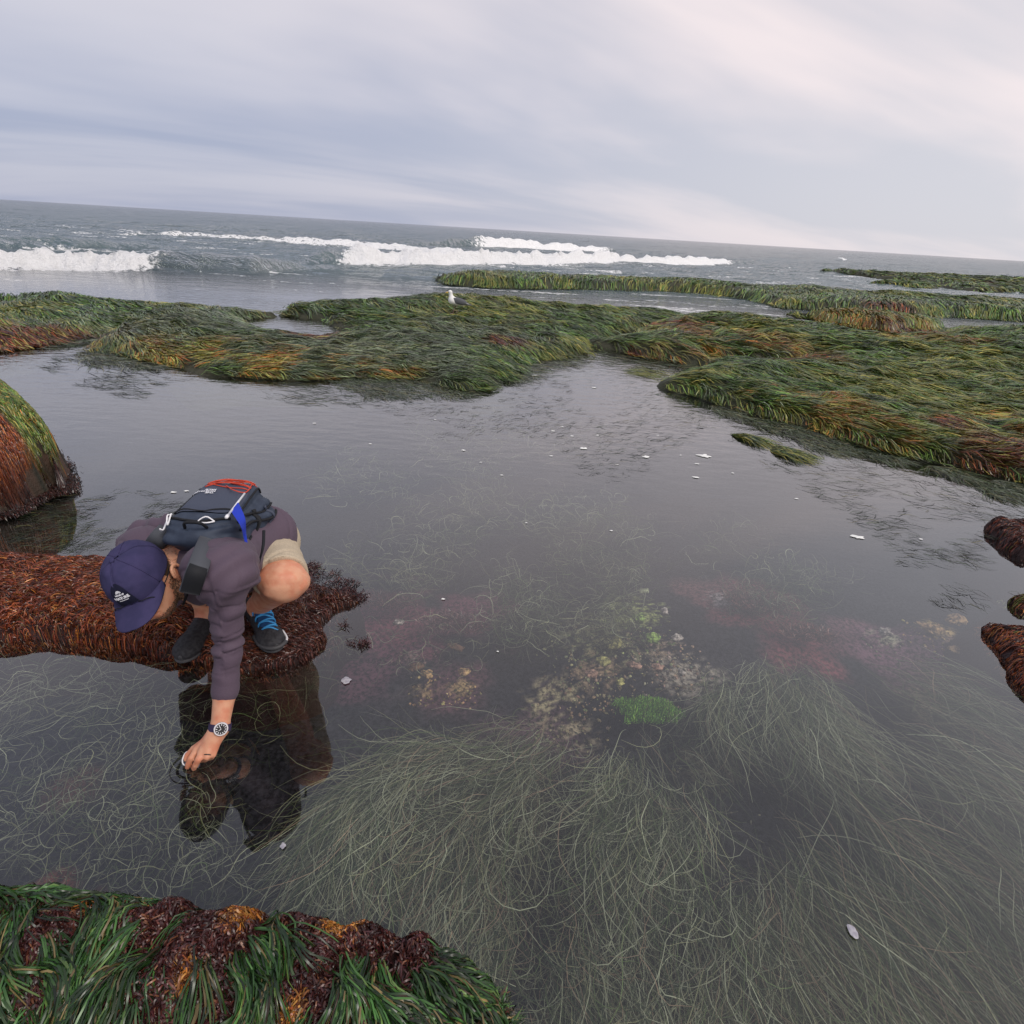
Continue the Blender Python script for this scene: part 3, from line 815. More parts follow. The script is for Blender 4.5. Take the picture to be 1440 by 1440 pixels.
# ------------------------------------------------------------------ surfgrass streaming under the water
ANCH = [  # photo x, y, image direction
    (560, 1010, -1, .45), (450, 1060, -1, .7), (380, 1130, -.5, 1), (350, 1220, 0, 1), (640, 1060, -1, .6), (560, 1130, -1, .8), (480, 1200, -.4, 1), (700, 1120, -.9, .6), (600, 1220, -.6, 1), (560, 1300, .2, 1),
    (760, 1060, -.6, .8), (770, 1180, -.2, 1), (840, 1090, -.25, 1), (900, 1060, .1, 1), (960, 1100, .6, 1), (990, 1170, .1, 1), (920, 1200, -.5, 1), (1040, 960, -.1, 1), (1080, 1010, .2, 1), (1130, 970, .5, 1),
    (1180, 1020, .8, 1), (1230, 1080, 1, .9), (1300, 1000, 1, .6), (1400, 1080, 1, .7), (1250, 1160, 1, 1), (1350, 1200, .9, 1), (1420, 1330, .8, 1), (1150, 1200, .5, 1), (1200, 1330, .7, 1), (1100, 1120, .8, .6),
    (1010, 1280, 0, 1), (1060, 1390, .4, 1), (950, 1340, -.2, 1), (800, 1300, .4, 1), (720, 1280, -.2, 1), (850, 1400, .3, 1), (680, 1360, -.3, 1), (1280, 1420, .6, 1),
    (40, 960, 1, -.2), (120, 940, 1, .3), (200, 960, .8, .6), (240, 1030, .2, 1), (100, 1080, -.5, 1), (60, 1180, .2, 1), (200, 1150, .6, .8), (300, 1200, .1, 1), (380, 960, 1, .4), (900, 800, 1, .2), (700, 700, .3, 1), (500, 700, -1, .4)]
_A = np.array([W(a, b, -.08)[:2] for a, b, c, d in ANCH])
_V = np.array([(W(a + 20 * c, b + 20 * d, -.08) - W(a, b, -.08))[:2] for a, b, c, d in ANCH]); _V /= np.linalg.norm(_V, axis=1, keepdims=True)


def sub_flow(x, y):
    fx = np.zeros_like(x); fy = np.zeros_like(x)
    for (ax, ay), (vx, vy) in zip(_A, _V):
        w = np.exp(-((x - ax) ** 2 + (y - ay) ** 2) / (0.10 ** 2 * (1 + ay * ay * .8))) + 1e-9
        fx += w * vx; fy += w * vy
    q = np.hypot(fx, fy) + 1e-12
    return fx / q, fy / q


def strands(n, polyg, z0, z1, length, curl, wav, width, cols, wts, segs=10, dens_noise=0.0, dirj=.3, rand=False, clump=1, sprd=.02):
    """n strands rooted inside a photo outline, at depths z0..z1"""
    pg = np.array(polyg, float)
    pts = []
    got = 0
    if clump > 1 and not dens_noise: dens_noise = .487
    nn = max(n // clump, 1)
    while got < nn:
        px = rng.uniform(pg[:, 0].min(), pg[:, 0].max(), nn * 3); py = rng.uniform(pg[:, 1].min(), pg[:, 1].max(), nn * 3)
        d = poly_sd(px, py, pg)
        ok = d + (fbm(px * .012, py * .012, 80, 3) - .5) * 90 > 0
        if dens_noise: ok &= fbm(px * .016, py * .02, 81, 3) + rng.normal(0, .05, len(px)) > dens_noise
        w = Wv(px[ok], py[ok], np.full(ok.sum(), -.08))[:, :2]
        pts.append(w); got += len(w)
    p = np.repeat(np.concatenate(pts)[:nn], clump, 0)
    n = len(p)
    p = p + rng.normal(0, sprd, (n, 2))
    x, y = p[:, 0].copy(), p[:, 1].copy()
    zc = rng.uniform(z0, z1, n)
    L = length * (0.45 + .9 * rng.random(n))
    cr = np.repeat(rng.normal(0, curl, nn), clump) * .6 + rng.normal(0, curl, n) * .7
    a0 = np.repeat(rng.uniform(-math.pi, math.pi, nn) if rand else rng.normal(0, dirj, nn), clump) + rng.normal(0, dirj * .6, n)
    ph = rng.uniform(0, 6.28, n); fq = rng.uniform(1.0, 2.6, n); wv = .7 * wav * rng.random(n)
    P = np.zeros((n, segs, 3))
    for i in range(segs):
        t = i / (segs - 1)
        P[:, i] = np.stack([x, y, np.minimum(zc + .05 * math.sin(t * 3.14) * (0.4 + .6 * np.cos(ph)) - .03 * (1 - t), -.006)], -1)
        if rand: ang = a0
        else:
            fx, fy = sub_flow(x, y); ang = np.arctan2(fy, fx) + a0
        ang = ang + cr * (t - .25) * 2 + wv * np.sin(ph + fq * 6.28 * t)
        st = L / (segs - 1)
        x = x + np.cos(ang) * st; y = y + np.sin(ang) * st
    C = mixpal(n, cols, wts) * (0.14 + .62 * sstep(zc, z0, z1) ** 1.6 + .55 * (rng.random(n) > .92))[:, None]  # deeper strands darker: light lost through the water put into their colour
    Wd = np.full(n, width) * (.65 + .7 * rng.random(n))
    return P, Wd, C


PALE, KHK, OLIV, TAN, DKG = (.38, .395, .27), (.27, .27, .15), (.10, .14, .05), (.30, .21, .14), (.035, .06, .025)


def sub_object(label, sets, width_mat='subgrass'):
    P = [s[0] for s in sets]; k = P[0].shape[1]
    o = ribbons('submerged_surfgrass', np.concatenate(P), np.concatenate([s[1] for s in sets]), MAT[width_mat], None, np.concatenate([s[2] for s in sets]), roll=1.0, tip=.4)
    tag(o, label)
    return o


PC = [OLIV, PALE, KHK, TAN, DKG]
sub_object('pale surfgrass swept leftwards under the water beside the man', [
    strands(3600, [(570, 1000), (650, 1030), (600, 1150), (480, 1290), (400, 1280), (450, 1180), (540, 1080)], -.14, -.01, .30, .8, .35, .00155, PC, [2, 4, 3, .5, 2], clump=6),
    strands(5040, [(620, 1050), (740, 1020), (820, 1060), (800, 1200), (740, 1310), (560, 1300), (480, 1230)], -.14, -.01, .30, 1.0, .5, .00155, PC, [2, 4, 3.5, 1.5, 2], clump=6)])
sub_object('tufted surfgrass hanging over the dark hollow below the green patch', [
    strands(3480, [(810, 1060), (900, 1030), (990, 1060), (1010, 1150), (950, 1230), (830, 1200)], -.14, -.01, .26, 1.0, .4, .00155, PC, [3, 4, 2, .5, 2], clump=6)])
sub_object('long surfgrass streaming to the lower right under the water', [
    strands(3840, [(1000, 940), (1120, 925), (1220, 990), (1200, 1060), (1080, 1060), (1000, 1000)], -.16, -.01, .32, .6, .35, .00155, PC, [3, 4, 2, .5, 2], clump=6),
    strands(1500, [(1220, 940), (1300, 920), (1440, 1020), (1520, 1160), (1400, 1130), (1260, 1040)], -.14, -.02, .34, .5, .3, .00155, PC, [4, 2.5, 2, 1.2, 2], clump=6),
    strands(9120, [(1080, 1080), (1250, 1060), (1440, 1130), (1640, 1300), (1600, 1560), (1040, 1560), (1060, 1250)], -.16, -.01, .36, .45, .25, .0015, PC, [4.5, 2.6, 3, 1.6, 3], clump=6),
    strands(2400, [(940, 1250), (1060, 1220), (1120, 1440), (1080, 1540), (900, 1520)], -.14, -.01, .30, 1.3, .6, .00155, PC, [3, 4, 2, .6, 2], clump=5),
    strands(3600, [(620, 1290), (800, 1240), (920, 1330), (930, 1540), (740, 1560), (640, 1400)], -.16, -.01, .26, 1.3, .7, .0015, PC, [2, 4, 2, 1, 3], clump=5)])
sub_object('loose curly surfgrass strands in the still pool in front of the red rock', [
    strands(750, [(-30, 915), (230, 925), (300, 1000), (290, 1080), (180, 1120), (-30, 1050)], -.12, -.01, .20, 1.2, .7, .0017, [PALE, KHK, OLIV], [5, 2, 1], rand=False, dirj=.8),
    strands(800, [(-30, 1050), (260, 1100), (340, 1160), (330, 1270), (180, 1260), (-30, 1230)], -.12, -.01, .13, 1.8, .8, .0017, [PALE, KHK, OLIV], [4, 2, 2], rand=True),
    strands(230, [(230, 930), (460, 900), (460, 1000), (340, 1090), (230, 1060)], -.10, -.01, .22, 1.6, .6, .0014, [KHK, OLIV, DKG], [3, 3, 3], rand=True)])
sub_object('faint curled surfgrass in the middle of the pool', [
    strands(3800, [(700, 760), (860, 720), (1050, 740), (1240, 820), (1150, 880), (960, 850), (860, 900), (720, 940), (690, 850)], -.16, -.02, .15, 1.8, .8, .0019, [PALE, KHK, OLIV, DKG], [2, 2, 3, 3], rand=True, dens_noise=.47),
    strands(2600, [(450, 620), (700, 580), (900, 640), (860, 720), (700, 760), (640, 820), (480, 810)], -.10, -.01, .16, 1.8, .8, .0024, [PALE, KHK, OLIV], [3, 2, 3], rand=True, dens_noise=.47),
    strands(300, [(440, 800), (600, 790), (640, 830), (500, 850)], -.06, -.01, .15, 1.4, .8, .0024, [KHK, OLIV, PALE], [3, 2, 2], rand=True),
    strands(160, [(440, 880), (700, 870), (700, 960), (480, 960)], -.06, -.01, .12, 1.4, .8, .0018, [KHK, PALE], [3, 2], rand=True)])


def surface_bits(n, polyg, length, width, ang, cols, wts, dn=.0, jit=.35, z=.004):
    pg = np.array(polyg, float); pts = []; got = 0
    while got < n:
        px = rng.uniform(pg[:, 0].min(), pg[:, 0].max(), n * 3); py = rng.uniform(pg[:, 1].min(), pg[:, 1].max(), n * 3)
        ok = poly_sd(px, py, pg) + (fbm(px * .01, py * .02, 83, 3) - .5) * 60 > 0
        if dn: ok &= fbm(px * .012, py * .03, 84, 3) + rng.normal(0, .04, len(px)) > dn
        w = Wv(px[ok], py[ok], np.zeros(ok.sum()))[:, :2]; pts.append(w); got += len(w)
    p = np.concatenate(pts)[:n]
    x, y = p[:, 0].copy(), p[:, 1].copy(); d = np.hypot(x, y)
    L = length * (.5 + rng.random(n)) * np.clip(d / 3, .6, 2.4)
    a = math.radians(ang) + rng.normal(0, jit, n) + (fbm(x * .8, y * .8, 85, 2) - .5) * 1.6
    cv = rng.normal(0, .4, n); k = 4
    P = np.zeros((n, k, 3))
    for i in range(k):
        t = i / (k - 1)
        P[:, i] = np.stack([x, y, z * (.3 + np.sin(t * 3.14) * rng.random(n) * 3)], -1)
        x = x + np.cos(a + cv * t) * L / (k - 1); y = y + np.sin(a + cv * t) * L / (k - 1)
    return P, np.maximum(width, .0007 * d) * (.6 + .8 * rng.random(n)), mixpal(n, cols, wts)


BITC = [(.012, .016, .010), (.03, .045, .02), (.09, .08, .03)]
o = ribbons('floating_weed', *(lambda s: (np.concatenate([a[0] for a in s]), np.concatenate([a[1] for a in s])))([
    surface_bits(1300, [(480, 540), (700, 500), (830, 490), (960, 540), (1000, 600), (900, 680), (760, 640), (600, 600)], .055, .0026, 10, BITC, [4, 3, 1], .38, .35),
    surface_bits(800, [(960, 590), (1100, 600), (1440, 690), (1480, 800), (1300, 800), (1150, 700)], .07, .0028, -35, BITC, [4, 3, 1], .36),
    surface_bits(190, [(1180, 720), (1440, 760), (1440, 850), (1300, 850)], .06, .0028, -45, BITC, [4, 3, .4], .42),
    surface_bits(900, [(0, 760), (60, 710), (200, 690), (330, 740), (250, 770), (170, 790)], .06, .0022, 35, [(.03, .045, .03), (.10, .13, .09), (.02, .02, .02)], [3, 3, 3], .40),
    surface_bits(700, [(0, 495), (130, 500), (400, 540), (560, 545), (480, 570), (200, 560), (60, 530)], .07, .0032, 0, BITC, [5, 3, 1], .48),
]), MAT['algae'], None, np.concatenate([mixpal(3890, BITC, [4, 3, 1])]), roll=.5)
tag(o, 'dark loose weed blades floating on the pool surface')


FRC = [(.03, .05, .022), (.07, .10, .04), (.13, .12, .05), (.16, .18, .13), (.02, .02, .015)]
fr_ = []
for n_, pg_, an_, wd_ in [(2600, [(430, 532), (560, 527), (655, 541), (695, 522), (815, 494), (800, 510), (700, 545), (640, 560), (520, 548)], -20, .0042), (3200, [(940, 540), (1000, 560), (1150, 608), (1330, 650), (1445, 680), (1445, 700), (1300, 668), (1130, 628), (1000, 590)], -40, .0032),
                          (700, [(110, 492), (200, 508), (330, 524), (420, 533), (330, 532), (180, 516), (100, 500)], 0, .0042), (500, [(836, 488), (900, 503), (985, 516), (980, 524), (890, 514), (830, 496)], -10, .0042), (500, [(60, 487), (130, 470), (195, 458), (190, 466), (120, 484), (0, 500)], 20, .005)]:
    fr_.append(surface_bits(n_, pg_, .10, wd_, an_, FRC, [3, 3, 2, 2, 2], 0, .5, z=.006))
o = ribbons('floating_surfgrass', np.concatenate([a[0] for a in fr_]), np.concatenate([a[1] for a in fr_]), MAT['grass'], None, np.concatenate([a[2] for a in fr_]), roll=.5)
tag(o, 'loose surfgrass blades trailing on the water along the reef fronts')


def mat_patch(poly, n, ang, label, cols=(G_OLV, G_YEL, G_MID, G_DARK)):
    P, Wd, C = surface_bits(n, poly, .16, .005, ang, cols, [3, 1, 2, 3], 0, .22, z=.012)
    o = ribbons('floating_surfgrass', P, Wd, MAT['grass'], None, C, roll=.5); tag(o, label, kind='stuff')


mat_patch([(985, 602), (1040, 600), (1100, 622), (1090, 636), (1030, 622)], 700, -45, 'olive mat of surfgrass floating in front of the broad right reef')
mat_patch([(868, 520), (885, 516), (898, 524), (880, 529)], 130, -20, 'small dark tuft of surfgrass in the bay between the reefs')

# ------------------------------------------------------------------ smooth solids from a distance field


def _smin(a, b, k):
    h = np.clip(.5 + .5 * (b - a) / k, 0, 1)
    return b * (1 - h) + a * h - k * h * (1 - h)


def unit(v):
    v = np.array(v, float); return v / np.linalg.norm(v)


class Solid:
    def __init__(self, lo, hi, vox):
        self.lo = np.array(lo, float); self.v = vox
        self.n = np.ceil((np.array(hi) - self.lo) / vox).astype(int) + 1
        self.D = np.full(self.n, .2, np.float32)

    def _sub(self, lo, hi):
        a = np.clip(np.floor((lo - self.lo) / self.v).astype(int), 0, self.n - 1); b = np.clip(np.ceil((hi - self.lo) / self.v).astype(int) + 1, 1, self.n)
        sl = tuple(slice(i, j) for i, j in zip(a, b))
        g = np.meshgrid(*[self.lo[i] + np.arange(a[i], b[i]) * self.v for i in range(3)], indexing='ij')
        return sl, np.stack(g, -1).astype(np.float32)

    def put(self, sl, d, k):
        self.D[sl] = _smin(self.D[sl], d.astype(np.float32), k) if k else np.minimum(self.D[sl], d)

    def cap(self, a, b, ra, rb=None, k=.02):
        a = np.array(a, float); b = np.array(b, float); rb = ra if rb is None else rb
        m = max(ra, rb) + .05
        sl, g = self._sub(np.minimum(a, b) - m, np.maximum(a, b) + m)
        ab = b - a; L = ab @ ab + 1e-12
        t = np.clip(((g - a) @ ab) / L, 0, 1)
        d = np.linalg.norm(g - a - t[..., None] * ab, axis=-1) - (ra + (rb - ra) * t)
        self.put(sl, d, k)

    def ell(self, c, ax, r, k=.02, sub=False):
        c = np.array(c, float); ax = np.array(ax, float); r = np.array(r, float)
        m = r.max() + .05
        sl, g = self._sub(c - m, c + m)
        q = (g - c) @ ax.T
        k0 = np.linalg.norm(q / r, axis=-1); k1 = np.linalg.norm(q / r ** 2, axis=-1) + 1e-9
        d = k0 * (k0 - 1) / k1
        if sub: self.D[sl] = -_smin(-self.D[sl], d.astype(np.float32), k)
        else: self.put(sl, d, k)

    def box(self, c, ax, r, rd=.03, k=.01):
        c = np.array(c, float); ax = np.array(ax, float); r = np.array(r, float)
        m = np.linalg.norm(r) + .05
        sl, g = self._sub(c - m, c + m)
        q = np.abs((g - c) @ ax.T) - (r - rd)
        d = np.linalg.norm(np.maximum(q, 0), axis=-1) + np.minimum(q.max(-1), 0) - rd
        self.put(sl, d, k)

    def cut(self, p, n, k=.0):
        """removes what lies on the side n points to"""
        sl, g = self._sub(self.lo, self.lo + self.n * self.v)
        d = (g - np.array(p)) @ unit(n)
        self.D[sl] = np.maximum(self.D[sl], d)

    def mesh(self):
        D = self.D; s = D < 0
        n = D.shape
        c = np.zeros([k - 1 for k in n], np.int8)
        P = np.zeros(c.shape + (3,), np.float32); cnt = np.zeros(c.shape, np.float32)
        for i in (0, 1):
            for j in (0, 1):
                for k in (0, 1):
                    c += s[i:n[0] - 1 + i, j:n[1] - 1 + j, k:n[2] - 1 + k]
        act = (c > 0) & (c < 8)
        I = np.argwhere(act)
        P = np.zeros((len(I), 3)); cnt = np.zeros(len(I))
        for ax in range(3):
            o = [a for a in range(3) if a != ax]
            for u in (0, 1):
                for w in (0, 1):
                    p0 = I.copy(); p0[:, o[0]] += u; p0[:, o[1]] += w
                    p1 = p0.copy(); p1[:, ax] += 1
                    a = D[tuple(p0.T)]; b = D[tuple(p1.T)]
                    x = (a < 0) != (b < 0)
                    t = np.where(x, a / np.where(x, a - b, 1), 0)
                    q = p0.astype(float); q[:, ax] += t
                    P[x] += q[x]; cnt[x] += 1
        V = self.lo + P / cnt[:, None] * self.v
        id_ = np.full(c.shape, -1); id_[act] = np.arange(len(I))
        Fs = []
        for ax in range(3):
            o = [a for a in range(3) if a != ax]
            sl0 = [slice(None)] * 3; sl1 = [slice(None)] * 3
            sl0[ax] = slice(0, -1); sl1[ax] = slice(1, None)
            x = s[tuple(sl0)] != s[tuple(sl1)]
            E = np.argwhere(x)
            E = E[(E[:, o[0]] > 0) & (E[:, o[1]] > 0) & (E[:, o[0]] < n[o[0]] - 1) & (E[:, o[1]] < n[o[1]] - 1)]
            ins = s[tuple(E.T)]
            q = []
            for u, w in ((-1, -1), (0, -1), (0, 0), (-1, 0)):
                c2 = E.copy(); c2[:, o[0]] += u; c2[:, o[1]] += w; q.append(id_[tuple(c2.T)])
            q = np.stack(q, -1)
            fl = ins if ax != 1 else ~ins
            q[~fl] = q[~fl][:, ::-1]
            Fs.append(q)
        F4 = np.concatenate(Fs); F4 = F4[(F4 >= 0).all(1)]
        return V, F4


def relax(V, F4, it=2, lam=.5):
    n = len(V)
    e = np.concatenate([F4[:, [0, 1]], F4[:, [1, 2]], F4[:, [2, 3]], F4[:, [3, 0]]])
    e = np.concatenate([e, e[:, ::-1]])
    cnt = np.bincount(e[:, 0], minlength=n)[:, None] + 1e-9
    for _ in range(it):
        A = np.stack([np.bincount(e[:, 0], V[e[:, 1], k], minlength=n) for k in range(3)], -1) / cnt
        V = V + (A - V) * lam
    return V


def normals(V, F4):
    a = np.cross(V[F4[:, 2]] - V[F4[:, 0]], V[F4[:, 3]] - V[F4[:, 1]])
    Nn = np.zeros_like(V)
    for i in range(4):
        for k in range(3): Nn[:, k] += np.bincount(F4[:, i], a[:, k], minlength=len(V))
    return Nn / (np.linalg.norm(Nn, axis=1, keepdims=True) + 1e-12)


def n3(p, s, seed=0):
    return (vnoise(p[:, 0] * s, p[:, 1] * s, seed) + vnoise(p[:, 1] * s + 5, p[:, 2] * s, seed + 1) + vnoise(p[:, 2] * s, p[:, 0] * s + 9, seed + 2)) / 3 - .5


def tube(name, pts, r, mat, parent=None, sides=8, closed=False, flat=1.0, up=None):
    """round or flattened tube along points; r number or list"""
    P = np.array(pts, float); n = len(P)
    R = np.full(n, r) if np.isscalar(r) else np.array(r, float)
    T = np.gradient(P, axis=0); T /= np.linalg.norm(T, axis=1, keepdims=True) + 1e-9
    u = np.array(up if up is not None else (0, 0, 1.0))
    A = np.cross(T, u); A /= np.linalg.norm(A, axis=1, keepdims=True) + 1e-9
    B = np.cross(A, T)
    th = np.arange(sides) / sides * 2 * np.pi
    V = (P[:, None] + R[:, None, None] * (np.cos(th)[None, :, None] * A[:, None] + np.sin(th)[None, :, None] * B[:, None] * flat)).reshape(-1, 3)
    i = np.arange(n - 1)[:, None] * sides; j = np.arange(sides)[None]
    F4 = np.stack([i + j, i + (j + 1) % sides, i + sides + (j + 1) % sides, i + sides + j], -1).reshape(-1, 4)
    V = np.concatenate([V, P[:1], P[-1:]])
    c = n * sides
    jj = np.arange(sides)
    e1 = np.stack([np.full(sides, c), (jj + 1) % sides, jj, jj], -1); e2 = np.stack([np.full(sides, c + 1), (n - 1) * sides + jj, (n - 1) * sides + (jj + 1) % sides, (n - 1) * sides + (jj + 1) % sides], -1)
    if name is None: return V, F4
    me = bpy.data.meshes.new(name)
    me.from_pydata(V.tolist(), [], F4.tolist() + e1[:, :3].tolist() + e2[:, :3].tolist())
    for p in me.polygons: p.use_smooth = True
    return link(name, me, mat, parent)


def spline(pts, n):
    P = np.array(pts, float)
    P = np.concatenate([[2 * P[0] - P[1]], P, [2 * P[-1] - P[-2]]])
    t = np.linspace(0, len(pts) - 1.0001, n); i = t.astype(int); f = (t - i)[:, None]
    a, b, c, d = P[i], P[i + 1], P[i + 2], P[i + 3]
    return .5 * (2 * b + (c - a) * f + (2 * a - 5 * b + 4 * c - d) * f ** 2 + (3 * b - a - 3 * c + d) * f ** 3)


# ------------------------------------------------------------------ the crouching man
MAT['skin'] = pbr('skin', (.62, .32, .20), .48, .4, noise=(24, .9, (.55, .20, .115)), bump=(220, .25, .002), sss=.10)
MAT['jacket'] = pbr('grey_brown_jacket', (.094, .066, .094), .72, .3, noise=(500, .8, (.078, .055, .079)), bump=(700, .3, .001), sheen=.05)
MAT['shorts'] = pbr('khaki_shorts', (.50, .42, .31), .85, .2, noise=(260, .7, (.36, .30, .22)), bump=(600, .4, .001))
MAT['cap'] = pbr('navy_cap', (.034, .032, .085), .85, .2, noise=(30, .8, (.046, .040, .105)), bump=(600, .4, .001))
MAT['patch'] = pbr('dark_patch', (.012, .013, .03), .9, .15)
MAT['print'] = pbr('white_print', (.75, .76, .80), .7, .2)
MAT['hair'] = pbr('brown_hair', (.07, .045, .028), .6, .3)
MAT['packcloth'] = pbr('black_pack_cloth', (.024, .034, .058), .62, .35, noise=(40, .8, (.036, .050, .080)), bump=(520, .5, .001))
MAT['packpanel'] = pbr('slate_pack_panel', (.046, .056, .088), .6, .35, bump=(420, .5, .001))
MAT['webbing'] = pbr('black_webbing', (.012, .013, .016), .7, .25)
MAT['strapgrey'] = pbr('grey_strap_cloth', (.07, .075, .088), .75, .2, bump=(500, .5, .001))
MAT['cord'] = pbr('red_orange_cord', (.52, .06, .03), .55, .3)
MAT['white'] = pbr('white_plastic', (.78, .78, .80), .35, .5)
MAT['flag'] = pbr('blue_flag_cloth', (.020, .045, .42), .75, .2)
MAT['shoe'] = pbr('grey_black_shoe', (.020, .020, .024), .75, .3, noise=(90, .7, (.045, .045, .05)), bump=(300, .5, .001))
MAT['sole'] = pbr('shoe_rubber', (.05, .05, .055), .6, .4)
MAT['lace'] = pbr('bright_blue_lace', (.05, .30, .62), .5, .3)
MAT['blueknit'] = pbr('dark_blue_tongue', (.012, .06, .17), .7, .3)
MAT['steel'] = pbr('watch_steel', (.75, .75, .76), .22, .5, metal=.9)
MAT['dial'] = pbr('watch_dial', (.012, .012, .014), .3, .5)
MAT['wband'] = pbr('watch_band', (.035, .025, .07), .6, .3)

J = {k: W(*v) for k, v in dict(
    ankL=(363, 852, .12), toeL=(375, 886, .055), kneeL=(398, 818, .42), hipL=(374, 762, .35), shL=(316, 808, .53), elL=(321, 908, .30), faL=(317, 968, .175), wrL=(309, 1024, .085),
    neck=(262, 782, .48), shR=(208, 776, .47), ankR=(292, 858, .11), toeR=(281, 890, .06), kneeR=(274, 806, .30)).items()}
hipR = J['hipL'] + np.array([-.19, .06, 0]); pelvis = (J['hipL'] + hipR) / 2
lat = unit(J['shL'] - J['shR']); chest = (J['shL'] + J['shR']) / 2 + np.array([.02, .085, -.062])
spine = unit(pelvis - chest); lat = unit(lat - spine * (lat @ spine)); nrm_b = unit(np.cross(lat, spine))
if nrm_b[2] < 0: nrm_b = -nrm_b

# head frame: forward, up (towards the crown), left ear
HC = W(201, 813, .49)
ev = unit(np.array([0, 0, CAM_H]) - HC); ex = unit(np.cross(RN[:, 1], ev)); ey = np.cross(ev, ex)
hf = unit(-.10 * ex - .80 * ey + .60 * ev); hu = -.57 * ex + .45 * ey + .66 * ev; hu = unit(hu - hf * (hu @ hf)); hl = np.cross(hu, hf)
HA = np.array([hf, hl, hu])


def hp(f, l, u): return HC + hf * f + hl * l + hu * u


man = Solid((-1.50, .98, -.06), (-.42, 2.25, .86), .0044)
# head
man.ell(hp(-.005, 0, .016), HA, (.084, .070, .076), k=.01)
man.ell(hp(.02, 0, -.045), HA, (.070, .060, .070), k=.03)
man.ell(hp(.055, 0, -.085), HA, (.030, .032, .028), k=.03)
man.cap(hp(.088, 0, .015), hp(.112, 0, -.022), .009, .013, k=.012)
for sgn in (1, -1):
    man.ell(hp(.113, sgn * .010, -.028), HA, (.009, .008, .007), k=.006)
    man.ell(hp(.082, sgn * .034, -.012), HA, (.020, .022, .018), k=.012)
    man.ell(hp(.093, sgn * .030, .014), HA, (.010, .016, .011), k=.01, sub=True)
    man.ell(hp(.083, sgn * .030, .014), HA, (.012, .013, .011), k=.003)
    man.cap(hp(.086, sgn * .012, .024), hp(.078, sgn * .044, .024), .008, k=.01)
man.cap(hp(.097, -.018, -.058), hp(.097, .018, -.058), .007, .007, k=.006)
man.cap(hp(.094, -.016, -.068), hp(.094, .016, -.068), .008, .008, k=.006)
# neck, trunk, arms, legs
man.cap(hp(-.03, 0, -.07), J['neck'] - spine * -.03, .058, .062, k=.03)
man.cap(J['neck'], chest, .07, .12, k=.04); man.cap(chest, pelvis, .12, .13, k=.04)
man.cap(chest, J['shL'], .08, .062, k=.03); man.cap(chest, J['shR'], .08, .062, k=.03)
man.cap(J['shL'], J['elL'], .034, .025, k=.02); man.cap(J['elL'], J['faL'] + unit(J['elL'] - J['faL']) * .03, .025, .027, k=.02); man.cap(J['faL'] + unit(J['elL'] - J['faL']) * .03, J['faL'], .027, .0325, k=.02); man.cap(J['faL'], J['wrL'], .0325, .0250, k=.02)
elR = J['shR'] + np.array([-.04, .10, -.22]); wrR = J['kneeR'] + np.array([.02, .02, .06])
man.cap(J['shR'], elR, .052, .042); man.cap(elR, wrR, .042, .028)
man.cap(J['hipL'], J['kneeL'], .095, .066, k=.03); man.cap(hipR, J['kneeR'], .095, .066, k=.03)
shin = unit(J['ankL'] - J['kneeL'])
kv = unit(np.array([0, 0, CAM_H]) - J['kneeL']); kx_ = unit(np.cross(RN[:, 1], kv)); KX = np.array([kx_, np.cross(kv, kx_), kv])
man.ell(J['kneeL'] + kx_ * .004, KX, (.077, .054, .056), k=.02)
man.ell(J['kneeL'] + kx_ * .022 + KX[1] * .010 + kv * .034, KX, (.032, .026, .028), k=.012)
man.ell(J['kneeL'] - kx_ * .026 - KX[1] * .030 + kv * .018, KX, (.034, .020, .028), k=.007)
man.cap(J['kneeL'] + shin * .02, J['ankL'], .060, .038, k=.015)
man.cap(J['kneeL'] + shin * .10 + np.array([-.03, .05, 0]), J['kneeL'] + shin * .24 + np.array([-.02, .035, 0]), .048, .040, k=.02)
man.cap(J['kneeR'], J['ankR'], .058, .038, k=.02)
man.cap(J['ankL'], J['toeL'], .036, .03); man.cap(J['ankR'], J['toeR'], .036, .03)
# left hand: palm, knuckles, five fingers
wr = J['wrL']


def hpix(x, y, z): return W(x, y, z)


kn = [hpix(277, 1054, .040), hpix(284.5, 1057, .048), hpix(293, 1057, .050), hpix(301, 1054, .046)]
for q, (k0, r) in enumerate(zip(kn, (.0125, .0125, .012, .0115))):
    man.cap(wr + (k0 - wr) * .12, k0, .0165, r, k=.012)
man.cap(wr, wr + (kn[1] - wr) * .4, .024, .020, k=.015)
fing = [(kn[0], hpix(269, 1066, .036), hpix(265, 1074, .018), hpix(263.5, 1079, .006)),
        (kn[1], hpix(279, 1068, .042), hpix(275, 1076, .022), hpix(272.5, 1081, .004)),
        (kn[2], hpix(291, 1065, .042), hpix(289, 1068, .018), hpix(283, 1069, .010)),
        (kn[3], hpix(300, 1062, .038), hpix(298, 1065, .018), hpix(292, 1066, .012))]
for f4, rr in zip(fing, (.0092, .0094, .0090, .0080)):
    man.cap(f4[0], f4[1], rr * 1.12, rr, k=.005); man.cap(f4[1], f4[2], rr, rr * .93, k=.0022); man.cap(f4[2], f4[3], rr * .93, rr * .80, k=.002)
th = [wr + (kn[0] - wr) * .25 + np.array([-.008, -.004, -.012]), hpix(273, 1053, .020), hpix(264, 1062, .006), hpix(261, 1070, -.004)]
man.cap(th[0], th[1], .0135, .011, k=.008); man.cap(th[1], th[2], .0105, .0098, k=.003); man.cap(th[2], th[3], .0098, .0082, k=.002)
V, F4 = man.mesh(); V = relax(V, F4, 2, .45)
nn = normals(V, F4)
kd = np.linalg.norm(V - J['kneeL'], axis=1)
